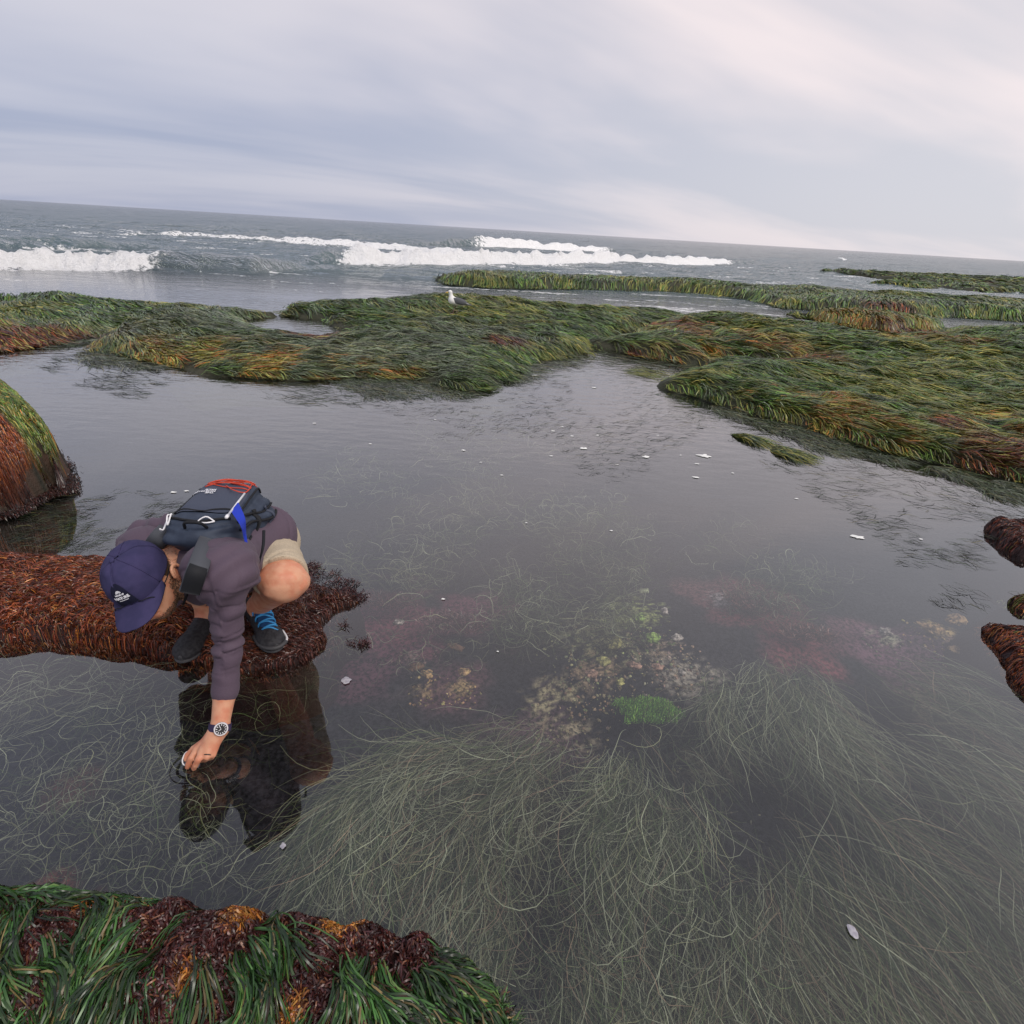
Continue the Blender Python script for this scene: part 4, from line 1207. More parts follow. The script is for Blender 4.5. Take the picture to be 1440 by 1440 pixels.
V = V + nn * (np.exp(-(kd / .09) ** 2) * (n3(V, 45, 3) * .012 + n3(V, 22, 7) * .016))[:, None]
person = mesh_np('person', V, F4, MAT['skin'])
tag(person, 'man in navy cap and grey hoodie crouching on red algae, reaching into the pool', 'person')
PERSON_DONE = True


def solid_part(name, s, mat, parent, it=2, disp=None, lam=.5):
    V, F4 = s.mesh(); V = relax(V, F4, it, lam)
    if disp is not None:
        Nn = normals(V, F4); V = V + Nn * disp(V, Nn)[:, None]
    return mesh_np(name, V, F4, mat, parent)


# jacket
jk = Solid((-1.50, 1.05, .10), (-.42, 2.25, .86), .0050)
lowb = pelvis + nrm_b * .02 - spine * .05
jk.ell(pelvis - spine * .02, np.array([lat, spine, nrm_b]), (.172, .15, .145), k=.03)
jk.cap(pelvis, chest + spine * .10, .142, .140, k=.05)
jk.cap(chest + spine * .10, chest, .142, .115, k=.05)
jk.cap(chest, J['shL'], .10, .070, k=.05); jk.cap(chest, J['shR'], .105, .078, k=.05)
jk.cap(J['shL'] + spine * .05 + lat * -.05, J['shL'], .075, .068, k=.04)
jk.cap(J['shL'], J['elL'], .056, .0385, k=.02); jk.cap(J['elL'], J['faL'], .0395, .0370, k=.01)
jk.cap(J['faL'], J['faL'] + unit(J['wrL'] - J['faL']) * .012, .0370, .0365, k=.01)
jk.cap(W(338, 778, .42), W(376, 752, .44), .105, .106, k=.04)
jk.cap(W(342, 776, .46), J['shL'] + spine * .03, .088, .066, k=.06)
jk.cap(J['shR'], elR, .072, .056, k=.03); jk.cap(elR, wrR, .055, .042, k=.02)
jk.cap(chest, J['neck'], .085, .044, k=.02)
cuff = J['faL'] + unit(J['wrL'] - J['faL']) * .022
hemA, hemB = W(402, 747, .45), W(343, 824, .26)
hemn = unit(np.cross(hemB - hemA, lat))
if hemn @ spine < 0: hemn = -hemn
jk.cut(hemA, hemn)
armd = unit(J['faL'] - J['shL']); arml = np.linalg.norm(J['faL'] - J['shL'])


def jfold(V, Nn):
    t = (V - J['shL']) @ armd / arml
    ax = J['shL'] + np.clip(t, 0, 1.1)[:, None] * armd * arml
    near = np.linalg.norm(V - ax, axis=1) < .10
    a = np.where(near & (t > .05), 1, 0) * (1 - sstep(t, .82, .94))
    inarm = np.where(near & (t > .05), 1, 0)
    w1 = n3(V, 7, 5) * 3.0
    ang = np.arctan2((V - ax) @ lat, (V - ax) @ nrm_b)
    env = np.exp(-((t - .56) / .13) ** 2) + .30 * np.exp(-((t - .22) / .16) ** 2)
    ring = np.sin(t * 62 + w1 * 2.2 + ang * .9); ring2 = np.sin(t * 37 - ang * 1.6 + w1 * 3)
    d = a * env * (.0062 * ring * (.5 + n3(V, 9, 33) * 2.2) + .0045 * ring2 + .001)
    w = 1 - inarm
    q = V @ lat * 26 + V @ spine * 9 + n3(V, 5, 8) * 9
    d += w * (.0070 * np.sin(q) * (n3(V, 6, 11) * 2 + .6) + .010 * n3(V, 11, 12) * 2)
    d += a * .0035 * np.sin(t * 30 + ang * 3 + w1 * 4) * (n3(V, 8, 41) * 2 + .5)
    cr_ = 1 - np.abs(np.sin(V @ unit(spine * .8 + lat * .9) * 38 + n3(V, 4, 51) * 13))
    d -= inarm * 0 + w * .007 * np.maximum(cr_ - .72, 0) / .28 * (n3(V, 5, 52) * 2 + .7)
    ca_ = 1 - np.abs(np.sin(t * 21 + ang * 1.1 + n3(V, 6, 53) * 9))
    d -= a * .0065 * np.maximum(ca_ - .75, 0) / .25 * (.35 + env)
    sp_ = np.exp(-(np.linalg.norm(V - J['shL'] - armd * .03, axis=1) / .11) ** 2)
    d += sp_ * .008 * np.sin(V @ unit(lat + armd * .8 - spine * .5) * 130 + n3(V, 7, 31) * 10)
    return d


jacket = solid_part('jacket', jk, MAT['jacket'], person, 3, jfold)
# hem band of the jacket and rolled cuff
cdir = unit(J['wrL'] - J['faL'])
ringp = []
J_c = J['faL'] + cdir * .049
ca = unit(np.cross(cdir, (0, 0, 1.)) + 1e-6); cb = np.cross(cdir, ca)
# hood lying bunched behind the neck
hd = Solid((-1.40, 1.05, .35), (-.70, 1.75, .86), .0042)
hpts = [W(172, 788, .43), W(180, 766, .46), W(205, 748, .49), W(236, 742, .52), W(258, 752, .52), W(272, 768, .52)]
for a, b, ra, rb in zip(hpts[:-1], hpts[1:], (.020, .032, .042, .040, .030), (.032, .042, .040, .030, .020)):
    hd.cap(a, b, ra, rb, k=.02)
for a, b in ((W(190, 778, .45), W(235, 762, .51)), (W(235, 762, .51), W(262, 776, .50))):
    hd.cap(a, b, .020, .018, k=.015)
solid_part('hood', hd, MAT['jacket'], jacket, 3, lambda V, Nn: .006 * np.sin(V @ unit((1, .3, -.4)) * 110 + n3(V, 9, 3) * 14) * (n3(V, 8, 6) + .6) + .01 * n3(V, 14, 4))

# shorts
sh = Solid((-1.45, 1.25, .10), (-.45, 2.25, .70), .0058)
thL = unit(J['kneeL'] - J['hipL']); thR = unit(J['kneeR'] - hipR)
sh.cap(J['hipL'], J['kneeL'], .100, .084, k=.03); sh.cap(hipR, J['kneeR'], .11, .082, k=.03); sh.cap(hipR, J['hipL'], .12, .12, k=.04)
sh.ell(pelvis, np.eye(3), (.14, .13, .12), k=.03)
kL = J['kneeL'] - thL * .036
sh.cut(kL, thL + np.array([.0, -.15, -.35]))
Vf = lambda V, Nn: .0035 * np.sin((V @ thL) * 70 + n3(V, 8, 2) * 12) * (n3(V, 7, 3) * 2 + .4) + .006 * n3(V, 13, 4)
Vg = lambda V, Nn: Vf(V, Nn) - .006 * np.maximum(1 - np.abs(np.sin(V @ unit(thL + lat * .7) * 34 + n3(V, 5, 61) * 10)) - .7, 0) / .3 - .004 * np.exp(-(((V - kL) @ unit(thL + np.array([.0, -.15, -.35])) + .022) / .003) ** 2)
shorts = solid_part('shorts', sh, MAT['shorts'], person, 1, Vg)

# shoes
def shoe(ank, toe, lit):
    d = unit((toe - ank) * [1, 1, .0]); sd_ = np.array([-d[1], d[0], 0]); z = np.array([0, 0, 1.])
    g = ank[2] - .085
    o = np.array([ank[0], ank[1], max(g, .02)])
    ax = np.array([d, sd_, z])
    s = Solid(o - .28, o + [.28, .28, .2], .0035)
    pt = lambda f, l, u: o + d * f + sd_ * l + z * u
    s.cap(pt(-.055, 0, .040), pt(.12, -.004, .034), .040, .038, k=.02)
    s.ell(pt(.145, -.004, .028), ax, (.058, .047, .034), k=.02)
    s.cap(pt(-.045, 0, .04), pt(-.02, 0, .085), .040, .042, k=.02)
    s.cap(pt(0.0, 0, .075), pt(.07, 0, .050), .034, .030, k=.02)
    s.cut(pt(0, 0, .008), (0, 0, -1)); s.cut(pt(-.02, 0, .105), z - d * .15)
    nm = solid_part('shoe', s, MAT['shoe'], person, 2)
    so = Solid(o - .28, o + [.28, .28, .2], .0035)
    so.box(pt(-.01, 0, .006), ax, (.092, .040, .014), rd=.013); so.ell(pt(.12, -.003, .008), ax, (.085, .050, .015), k=.01); so.cap(pt(.17, 0, .014), pt(.195, 0, .030), .020, .010, k=.015)
    solid_part('sole', so, MAT['sole'], nm, 1)
    if lit:
        tg = Solid(o - .2, o + [.2, .2, .2], .003)
        tg.cap(pt(.005, 0, .108), pt(.125, 0, .048), .028, .026, k=.01)
        solid_part('tongue', tg, MAT['blueknit'], nm, 1)
        for q in range(5):
            f = .030 + q * .024; u = .132 - q * .0125
            w_ = .030 - q * .0015
            P_ = [pt(f - .004, -w_ - .004, u - .036), pt(f, -w_, u - .016), pt(f + .006, 0, u - .003), pt(f, w_, u - .016), pt(f - .004, w_ + .004, u - .036)]
            tube('lace', spline(P_, 12), .0034, MAT['lace'], nm, 6)
            tube('lace', spline([pt(f, -w_, u - .014), pt(f + .011, 0, u - .008), pt(f + .021, w_, u - .026)], 8), .0030, MAT['lace'], nm, 6)
        tube('toe_bumper', spline([pt(.09, -.048, .022), pt(.16, -.047, .028), pt(.20, -.022, .03), pt(.207, .008, .03), pt(.19, .036, .028)], 14), .008, MAT['sole'], nm, 6)
        tube('sole_edge', spline([pt(.10, .050, .012), pt(.16, .047, .018), pt(.198, .028, .030)], 10), .0045, MAT['white'], nm, 6)
    return nm


shoe(J['ankL'], J['toeL'], True)
shoe(J['ankR'], J['toeR'], False)

# cap: crown, brim, button, seams, patch with lettering
RF, RL, RU = .104, .079, .097


def crown(az, el, off=0.0):
    """az 0 is the front, el 0 the rim"""
    ce, se = np.cos(el), np.sin(el)
    sq = .72
    r = np.abs(ce) ** sq
    f = RF * r * np.cos(az); l = RL * r * np.sin(az); u = RU * np.abs(se) ** .92
    f = f + .010 * np.cos(az) * se
    s6 = .0020 * np.abs(np.sin(az * 3)) ** .35
    wr_ = .006 * (fbm(az * 1.4 + 9, el * 2.2, 91, 3) - .5) * 2 * np.sin(el) ** .5
    k = 1 + (s6 + wr_ + off) / .1
    u0 = .012 + .008 * np.cos(az)
    return HC + np.multiply.outer(f * k, hf) + np.multiply.outer(l * k, hl) + np.multiply.outer(u * k + u0, hu)


az = np.linspace(0, 2 * np.pi, 97)[:-1]; el = np.linspace(-.02, np.pi / 2 - .01, 30)
AZ, EL = np.meshgrid(az, np.maximum(el, 0))
CV = crown(AZ.ravel(), EL.ravel()).reshape(-1, 3)
CV = np.concatenate([CV, crown(AZ[0], EL[0], -.003)])       # turned-in rim
n_a = 96
idx = np.arange(30 * n_a).reshape(30, n_a)
Fc = np.stack([idx[:-1], np.roll(idx[:-1], -1, 1), np.roll(idx[1:], -1, 1), idx[1:]], -1).reshape(-1, 4)
ii = 30 * n_a + np.arange(n_a)
Fc = np.concatenate([Fc, np.stack([ii, np.roll(ii, -1), np.roll(idx[0], -1), idx[0]], -1)])
capo = mesh_np('cap', CV, Fc, MAT['cap'], person)
bu = crown(np.array([0.]), np.array([np.pi / 2 - .02]))[0]
s = Solid(bu - .03, bu + .03, .0018); s.ell(bu + hu * .002, HA, (.0075, .0075, .0045), k=0); solid_part('button', s, MAT['cap'], capo, 1)
for q in range(6):
    a = q * math.pi / 3
    e_ = np.linspace(.03, np.pi / 2 - .05, 20)
    tube('seam', crown(np.full(20, a), e_, .0012), .0013, MAT['cap'], capo, 5)
# brim
bf, bl = np.meshgrid(np.linspace(0, 1, 16), np.linspace(-1, 1, 33))


def brim(t, w, th_):
    a = w * 1.12
    base = crown(a, np.zeros_like(a) + .02)
    r0f, r0l = (base - HC) @ hf, (base - HC) @ hl
    out = np.clip(1 - np.abs(w) ** 4.2, 0, 1) ** .6
    f = r0f + t * out * .074 + t * .004; l = r0l * (1 - .02 * t)
    u = ((base - HC) @ hu) - .017 * (np.abs(l) / .085) ** 2 * (.25 + .75 * t) - .010 * t + th_
    return HC + np.multiply.outer(f, hf) + np.multiply.outer(l, hl) + u[..., None] * hu


b1 = brim(bf, bl, .0016).reshape(-1, 3); b2 = brim(bf, bl, -.0016).reshape(-1, 3)
ib = np.arange(33 * 16).reshape(33, 16)
Fb = np.stack([ib[:-1, :-1], ib[:-1, 1:], ib[1:, 1:], ib[1:, :-1]], -1).reshape(-1, 4)
m_ = 33 * 16
rim = np.concatenate([ib[0], ib[1:, -1], ib[-1, ::-1][1:]])
Fr = np.stack([rim[:-1], rim[1:], rim[1:] + m_, rim[:-1] + m_], -1)
mesh_np('brim', np.concatenate([b1, b2]), np.concatenate([Fb[:, ::-1], Fb + m_, Fr]), MAT['cap'], capo)
# patch: an arched dark badge
pa, pe = np.meshgrid(np.linspace(-1, 1, 24), np.linspace(0, 1, 16))
top_e = .30 + .62 * np.sqrt(np.clip(1 - pa ** 2, 0, 1)) ** .8
azp = pa * .30; elp = .10 + pe * (top_e - .10)
PV = crown(azp.ravel(), elp.ravel(), .0022)
ip = np.arange(24 * 16).reshape(16, 24)
mesh_np('badge', PV, np.stack([ip[:-1, :-1], ip[:-1, 1:], ip[1:, 1:], ip[1:, :-1]], -1).reshape(-1, 4), MAT['patch'], capo)


def text_on(body, name, size, place, mat, parent, bold=0.0, sx=1.0):
    """lettering bent onto a surface by place(x, y)"""
    cu = bpy.data.curves.new('text', 'FONT'); cu.body = body; cu.size = size; cu.align_x = 'CENTER'; cu.align_y = 'CENTER'; cu.offset = bold; cu.resolution_u = 3
    o = bpy.data.objects.new('text', cu); COL.objects.link(o)
    dg = bpy.context.evaluated_depsgraph_get()
    me = bpy.data.meshes.new_from_object(o.evaluated_get(dg)); bpy.data.objects.remove(o)
    bm = bmesh.new(); bm.from_mesh(me); bmesh.ops.triangulate(bm, faces=bm.faces[:])
    bmesh.ops.subdivide_edges(bm, edges=[e for e in bm.edges if e.calc_length() > size * .3], cuts=1); bmesh.ops.triangulate(bm, faces=bm.faces[:])
    v = np.array([q.co[:] for q in bm.verts])
    nv = place(v[:, 0] * sx, v[:, 1])
    for q, c in zip(bm.verts, nv): q.co = c
    bm.to_mesh(me); bm.free(); me.name = name
    return link(name, me, mat, parent)


def on_cap(x, y): return crown(-x / RF * .0 + np.arcsin(np.clip(x / .105, -.9, .9)) * 1.0, (y + .055) / .105, .0034)


text_on('NATURE', 'lettering', .0130, lambda x, y: on_cap(x, y - .012), MAT['print'], capo, .0008)
text_on('HOUSE OF', 'lettering', .0068, lambda x, y: on_cap(x, y + .000), MAT['print'], capo, .0005)
text_on('— —— —', 'lettering', .0065, lambda x, y: on_cap(x, y - .0215), MAT['print'], capo, .0009)
sv, sf = [], []
for q in range(9):                                                        # rising sun of rays above the words
    a0 = math.pi * (q + .12) / 9; a1 = math.pi * (q + .88) / 9
    b = len(sv)
    sv += [(math.cos(a0) * .003, math.sin(a0) * .003), (math.cos(a1) * .003, math.sin(a1) * .003), (math.cos(a1) * .0125, math.sin(a1) * .0125), (math.cos(a0) * .0125, math.sin(a0) * .0125)]
    sf.append((b, b + 1, b + 2, b + 3))
sv = np.array(sv)
mesh_np('sun_emblem', on_cap(sv[:, 0] * .85, sv[:, 1] * .85 + .006), np.array(sf), MAT['print'], capo, smooth=False)

for sgn in (1, -1):
    ec = hp(-.004, sgn * .080, -.030)
    e = Solid(ec - .05, ec + .05, .0014)
    ep = lambda f, u, l: hp(-.004 + f, sgn * (.0765 + l), -.030 + u)
    for q in range(16):                                                   # outer rim from the front, over the top, down to the lobe
        a0, a1 = 2.9 - q * .30, 2.6 - q * .30
        o_ = lambda a: ep(.019 * math.cos(a) * (1 if math.sin(a) > 0 else .82), .030 * math.sin(a), .005 + .009 * (1 - math.cos(a)) * .5)
        e.cap(o_(a0), o_(a1), .0046, .0044, k=.002)
    for q in range(8):
        a0, a1 = 1.9 - q * .38, 1.52 - q * .38
        e.cap(ep(.0095 * math.cos(a0), .017 * math.sin(a0) + .002, .007), ep(.0095 * math.cos(a1), .017 * math.sin(a1) + .002, .007), .0032, k=.002)
    e.ell(ep(.0, .0, .001), HA, (.017, .0045, .027), k=.003)
    e.ell(ep(.004, -.027, .007), HA, (.0085, .006, .0095), k=.004)
    e.ell(ep(.011, -.003, .006), HA, (.004, .004, .006), k=.003)
    e.ell(ep(.001, -.002, .010), HA, (.0065, .006, .009), k=.002, sub=True)
    solid_part('ear', e, MAT['skin'], person, 1)

# hair at the sides and back, short beard
def hairs(name, n, gen, ln, wd, dirv, cols):
    P0, Nn = gen(n)
    k = 4; P = np.zeros((n, k, 3))
    dr = Nn * .45 + np.array(dirv) + rng.normal(0, .22, (n, 3)); dr /= np.linalg.norm(dr, axis=1, keepdims=True)
    for i in range(k): P[:, i] = P0 + dr * (ln * i / (k - 1) * (0.6 + .6 * rng.random((n, 1)))) - Nn * (i / (k - 1)) ** 2 * ln * .25
    o = ribbons(name, P, np.full(n, wd), MAT['algae'], person, mixpal(n, cols, [1] * len(cols)), roll=1.5, kind=None)
    return o


bvh = BVHTree.FromPolygons(V.tolist() if False else [tuple(v.co) for v in person.data.vertices], [tuple(p.vertices) for p in person.data.polygons])


def skin_gen(box):
    def g(n):
        a, b = [], []
        while len(a) < n:
            f, l, u = [random.uniform(*r) for r in box[:3]]
            if not box[3](f, l, u): continue
            p = hp(f, l, u); loc, no, _, dd = bvh.find_nearest(Vector(p), .03)
            if loc is None or dd > .016: continue
            a.append(loc[:]); b.append(no[:])
        return np.array(a), np.array(b)
    return g


hs = Solid(HC - .15, HC + .15, .0035)
hs.ell(hp(-.009, 0, .010), HA, (.0845, .0725, .078), k=0)
hs.cut(hp(.022, 0, 0), hf - hu * .25); hs.cut(hp(-.02, 0, -.030), -hu + hf * .55)
solid_part('hair', hs, MAT['hair'], person, 1, lambda V, Nn: .003 * n3(V, 90, 3))
hairs('hair', 2600, skin_gen([(-.11, .035), (-.09, .09), (-.055, .05), lambda f, l, u: f < -.018 and u > -.035 and abs(l) > .045]), .011, .0011, -hu * .7, [(.06, .04, .025), (.11, .075, .045), (.035, .024, .016)])
hairs('beard', 3600, skin_gen([(-.01, .09), (-.075, .075), (-.12, -.022), lambda f, l, u: (u < -.072 or f < .030 + .3 * (-.02 - u)) and not (f > .07 and u > -.06)]), .0062, .0010, -hu * .6 + hf * .2, [(.09, .055, .032), (.15, .09, .05), (.045, .03, .02)])
# glasses
gl = tube('glasses', spline([hp(-.006, .0755, -.004), hp(.03, .0745, .000), hp(.092, .058, .004)], 10), .0016, MAT['webbing'], person, 6)
for sgn in (1, -1):
    tube('lens_rim', [hp(.108 - .01 * abs(math.cos(a)), sgn * .032 + .025 * math.cos(a), .010 + .019 * math.sin(a)) for a in np.linspace(0, 6.283, 21)], .0014, MAT['webbing'], gl, 6)
tube('glasses_arm', spline([hp(-.006, -.0755, -.004), hp(.03, -.0745, .000), hp(.092, -.058, .004)], 10), .0016, MAT['webbing'], gl, 6)

# wrist watch
wa = unit(J['wrL'] - J['faL']); view = unit(np.array([0, 0, CAM_H]) - J['wrL']); wn = unit(view - wa * (view @ wa)); ws = np.cross(wa, wn)
wc = J['wrL'] - wa * .004
pts = [wc + (wn * math.cos(a) + ws * math.sin(a)) * .0292 for a in np.linspace(0, 2 * math.pi, 33)]
wt = tube('watch', pts, .0105, MAT['wband'], person, 8, flat=.16, up=None)
# rebuild the band as a flat ring around the wrist
me = wt.data
vv = []
ff = []
for q in range(32):
    a = q / 32 * 2 * math.pi; rd = wn * math.cos(a) + ws * math.sin(a)
    for dr, dw in ((.0285, -.010), (.0312, -.010), (.0312, .010), (.0285, .010)): vv.append(wc + rd * dr + wa * dw)
for q in range(32):
    for k in range(4): ff.append((q * 4 + k, q * 4 + (k + 1) % 4, ((q + 1) % 32) * 4 + (k + 1) % 4, ((q + 1) % 32) * 4 + k))
me2 = bpy.data.meshes.new('watch_band'); me2.from_pydata([tuple(v) for v in vv], [], ff); me2.materials.append(MAT['wband']); wt.data = me2
wn2 = unit(wn + ws * -.10)
fc = wc + wn2 * .0315
fs = np.cross(wa, wn2)


def disc(name, c, n_, r, h, mat, parent, seg=28, bev=.0008):
    a_ = unit(np.cross(n_, (0.31, .2, .9))); b_ = np.cross(n_, a_)
    V_ = []; F_ = []
    for rr, hh in ((r, 0), (r, h - bev), (r - bev, h)):
        for q in range(seg):
            t = q / seg * 2 * math.pi; V_.append(tuple(c + (a_ * math.cos(t) + b_ * math.sin(t)) * rr + n_ * hh))
    for k in range(2):
        for q in range(seg): F_.append((k * seg + q, k * seg + (q + 1) % seg, (k + 1) * seg + (q + 1) % seg, (k + 1) * seg + q))
    F_.append(tuple(2 * seg + q for q in range(seg))); F_.append(tuple(range(seg))[::-1])
    m_e = bpy.data.meshes.new(name); m_e.from_pydata(V_, [], F_)
    return link(name, m_e, mat, parent)


disc('watch_case', fc, wn2, .0195, .006, MAT['steel'], wt)
disc('dial', fc + wn2 * .0061, wn2, .0155, .0006, MAT['dial'], wt)
for q in range(12):
    a = q / 12 * 2 * math.pi; r_ = wa * math.cos(a) + fs * math.sin(a)
    tube('hour_mark', [fc + r_ * .0098 + wn2 * .0072, fc + r_ * .0142 + wn2 * .0072], .0012, MAT['white'], wt, 5)
for a, ln in ((.9, .008), (2.6, .011)):
    r_ = wa * math.cos(a) + fs * math.sin(a)
    tube('watch_hand', [fc + wn2 * .0074, fc + r_ * ln + wn2 * .0074], .0009, MAT['white'], wt, 5)
# wedding ring
rc_ = (kn[2] + fing[2][1]) / 2 + (fing[2][1] - kn[2]) * .1; rd_ = unit(fing[2][1] - kn[2]); ra_ = unit(np.cross(rd_, (.2, .3, 1))); rb_ = np.cross(rd_, ra_)
tube('ring', [rc_ + (ra_ * math.cos(a) + rb_ * math.sin(a)) * .0102 for a in np.linspace(0, 6.284, 21)], .0016, MAT['dial'], person, 6)

# the pale thing between finger and thumb
c0 = W(265, 1066, .004)
hv = unit(np.array([0, 0, CAM_H]) - c0)
hx = unit(W(262, 1058, .004) - W(262, 1074, .004))
pts = [W(271, 1056, .016), W(265, 1056.5, .014), W(261, 1059, .010), W(258, 1064, .006), W(256.5, 1070, .004), W(258, 1075, .0), W(263, 1077, -.006), W(269, 1072, -.006), W(272, 1064, .0), W(271, 1056, .016)]
shl = tube('pale_shell', spline(pts, 30), .0021, MAT['white'], None, 7)
mem = bpy.data.meshes.new('shell_bowl')
cc = np.mean(pts[:-1], 0) + np.array([.0, .0, -.006])
sp_ = spline(pts, 30)
mem.from_pydata([tuple(p) for p in sp_] + [tuple(cc)], [], [(i, i + 1, 30) for i in range(29)])
link('shell_bowl', mem, MAT['patch'], shl)
tag(shl, 'small white rimmed shell held between the man\'s fingers', 'shell')

# ------------------------------------------------------------------ backpack
PC0 = W(309, 731, .565)
pl = lat.copy(); pspine = spine.copy(); pn = nrm_b.copy()


def bp(u, v, w): return PC0 + pspine * u + pl * v + pn * w      # u towards his hips, v towards his left, w away from his back


PA = np.array([pspine, pl, pn])
b = Solid(PC0 - .36, PC0 + .36, .0042)
b.box(bp(.015, 0, -.015), PA, (.172, .112, .045), rd=.04, k=.03)
tl = .20
PT = np.array([pspine * math.cos(tl) + pn * math.sin(tl), pl, pn * math.cos(tl) - pspine * math.sin(tl)])
b.box(bp(.005, 0, .020), PT, (.160, .098, .055), rd=.045, k=.03)
b.ell(bp(.09, .112, -.01), PA, (.10, .028, .052), k=.02)
b.ell(bp(.09, -.112, -.01), PA, (.10, .028, .052), k=.02)
b.ell(bp(-.145, 0, -.012), PA, (.060, .088, .042), k=.04)


def pfold(V, Nn):
    q = (V - PC0) @ PA.T
    d = .007 * np.sin(q[:, 2] * 120 + n3(V, 6, 2) * 8 + q[:, 0] * 12) * sstep(np.abs(q[:, 1]) + np.abs(q[:, 0]) * .5, .12, .17) * sstep(.09 - q[:, 2], 0, .05)
    d += .004 * n3(V, 15, 6) * 2 + .010 * n3(V, 6, 8)
    # zip grooves
    r1 = np.abs(np.maximum(np.abs(q[:, 0] + .01) / .175, np.abs(q[:, 1]) / .104) - .93)
    d -= .006 * np.exp(-(r1 / .035) ** 2) * (q[:, 2] > .03)
    g = np.abs(q[:, 2] - .022); d -= .006 * np.exp(-(g / .006) ** 2)
    g = np.abs(q[:, 0] + .105 + .25 * q[:, 1]); d -= .006 * np.exp(-(g / .007) ** 2) * (q[:, 2] > .05)
    return d


Vb, Fb_ = b.mesh(); Vb = relax(Vb, Fb_, 2); Nb = normals(Vb, Fb_); Vb = Vb + Nb * pfold(Vb, Nb)[:, None]
pack = mesh_np('backpack', Vb, Fb_, MAT['packcloth'])
tag(pack, 'black and slate backpack with red cord and small blue flag on the man\'s back', 'backpack')
pbv = BVHTree.FromPolygons(Vb.tolist(), Fb_.tolist())


def onpack(u, v, off=.003):
    p = bp(u, v, .3)
    loc, no, _, _ = pbv.ray_cast(Vector(p), Vector(-pn))
    if loc is None: loc = Vector(bp(u, v, .0)); no = Vector(pn)
    return np.array(loc) + np.array(no) * off * .4 + pn * off * .6


def onpack_side(u, w, off=.003, sgn=1):
    p = bp(u, .4 * sgn, w)
    loc, no, _, _ = pbv.ray_cast(Vector(p), Vector(-pl * sgn))
    if loc is None: loc = Vector(bp(u, .15 * sgn, w))
    return np.array(loc) + pl * off * sgn


def patch_grid(name, us, vs, off, mat, fn=onpack, shape=None):
    P_ = [fn(*(shape(u, v) if shape else (u, v)), off) for u in us for v in vs]
    a, b2_ = len(us), len(vs); ix = np.arange(a * b2_).reshape(a, b2_)
    return mesh_np(name, np.array(P_), np.stack([ix[:-1, :-1], ix[:-1, 1:], ix[1:, 1:], ix[1:, :-1]], -1).reshape(-1, 4), mat, pack)


patch_grid('front_panel', np.linspace(0, 1, 16), np.linspace(-1, 1, 18), .004, MAT['packpanel'], shape=lambda u, v: (-.115 + u * .22, v * (.083 - .03 * (u - .4) ** 2)))
zr = lambda uu, vv, r: tube('zip', [onpack(x, y, .004) for x, y in zip(uu, vv)], r, MAT['webbing'], pack, 6)
tt = np.linspace(0, 1, 24)
zr(-.10 - .0 * tt, -.087 + .174 * tt, .0035)
zr(np.concatenate([-.10 + .24 * tt]), np.full(24, .089), .0035); zr(-.10 + .24 * tt, np.full(24, -.089), .0035)
zr(-.145 - .02 * np.sin(tt * 3.14), -.083 + .166 * tt, .004)
for w_ in (-.045, .0, .024):
    tube('piping', [onpack_side(-.14 + .27 * t, w_ + .006 * math.sin(t * 7), .003) for t in tt], .0042, MAT['webbing'], pack, 6)
# haul loop and zip pulls
def pull(u, v, du, dv):
    p = [onpack(u, v, .006), onpack(u + du * .5 - dv * .15, v + dv * .5 + du * .15, .014), onpack(u + du, v + dv, .010), onpack(u + du * .5 + dv * .15, v + dv * .5 - du * .15, .014), onpack(u, v, .006)]
    tube('zip_pull', spline(p, 16), .0022, MAT['white'], pack, 6)


pull(-.165, .045, -.005, -.045); pull(-.13, -.094, -.02, -.02); pull(-.13, -.084, -.03, .0)
tube('haul_loop', spline([bp(-.185, -.03, .02), bp(-.205, -.02, .04), bp(-.208, .02, .04), bp(-.185, .03, .02)], 14), .0045, MAT['webbing'], pack, 6)
# side pocket mouth and compression straps
for sgn in (1, -1):
    tube('pocket_edge', [onpack_side(.055 + .012 * math.sin(t * 3.14), -.042 + .075 * t, .003, sgn) for t in tt], .005, MAT['packpanel'], pack, 6)
    tube('compression_strap', [onpack_side(-.02 + .02 * t, -.042 + .075 * t, .004, sgn) for t in tt], .008, MAT['webbing'], pack, 6, flat=.3)
# red cord laced over the front
for q in range(11):
    u0 = .075 + .0085 * q; u1 = .165 - .0105 * (q * 7 % 11)
    pts = [onpack(u0 + (u1 - u0) * t + .012 * math.sin(t * 3.1 + q), -.062 + .140 * t, .006 + .010 * math.sin(t * 3.14) * (q % 3) / 2) for t in np.linspace(0, 1, 14)]
    tube('red_cord', pts, .0019, MAT['cord'], pack, 6)
tube('red_cord', spline([onpack(.08, .0, .008), onpack(.02, .045, .014), onpack(.03, .075, .010), onpack(.10, .075, .008)], 16), .0019, MAT['cord'], pack, 6)
# lettering, upside down as seen from the front
def on_p(x, y): return np.array([onpack(a_, b__, .0075) for a_, b__ in zip(-y + .03, -x - .040)])


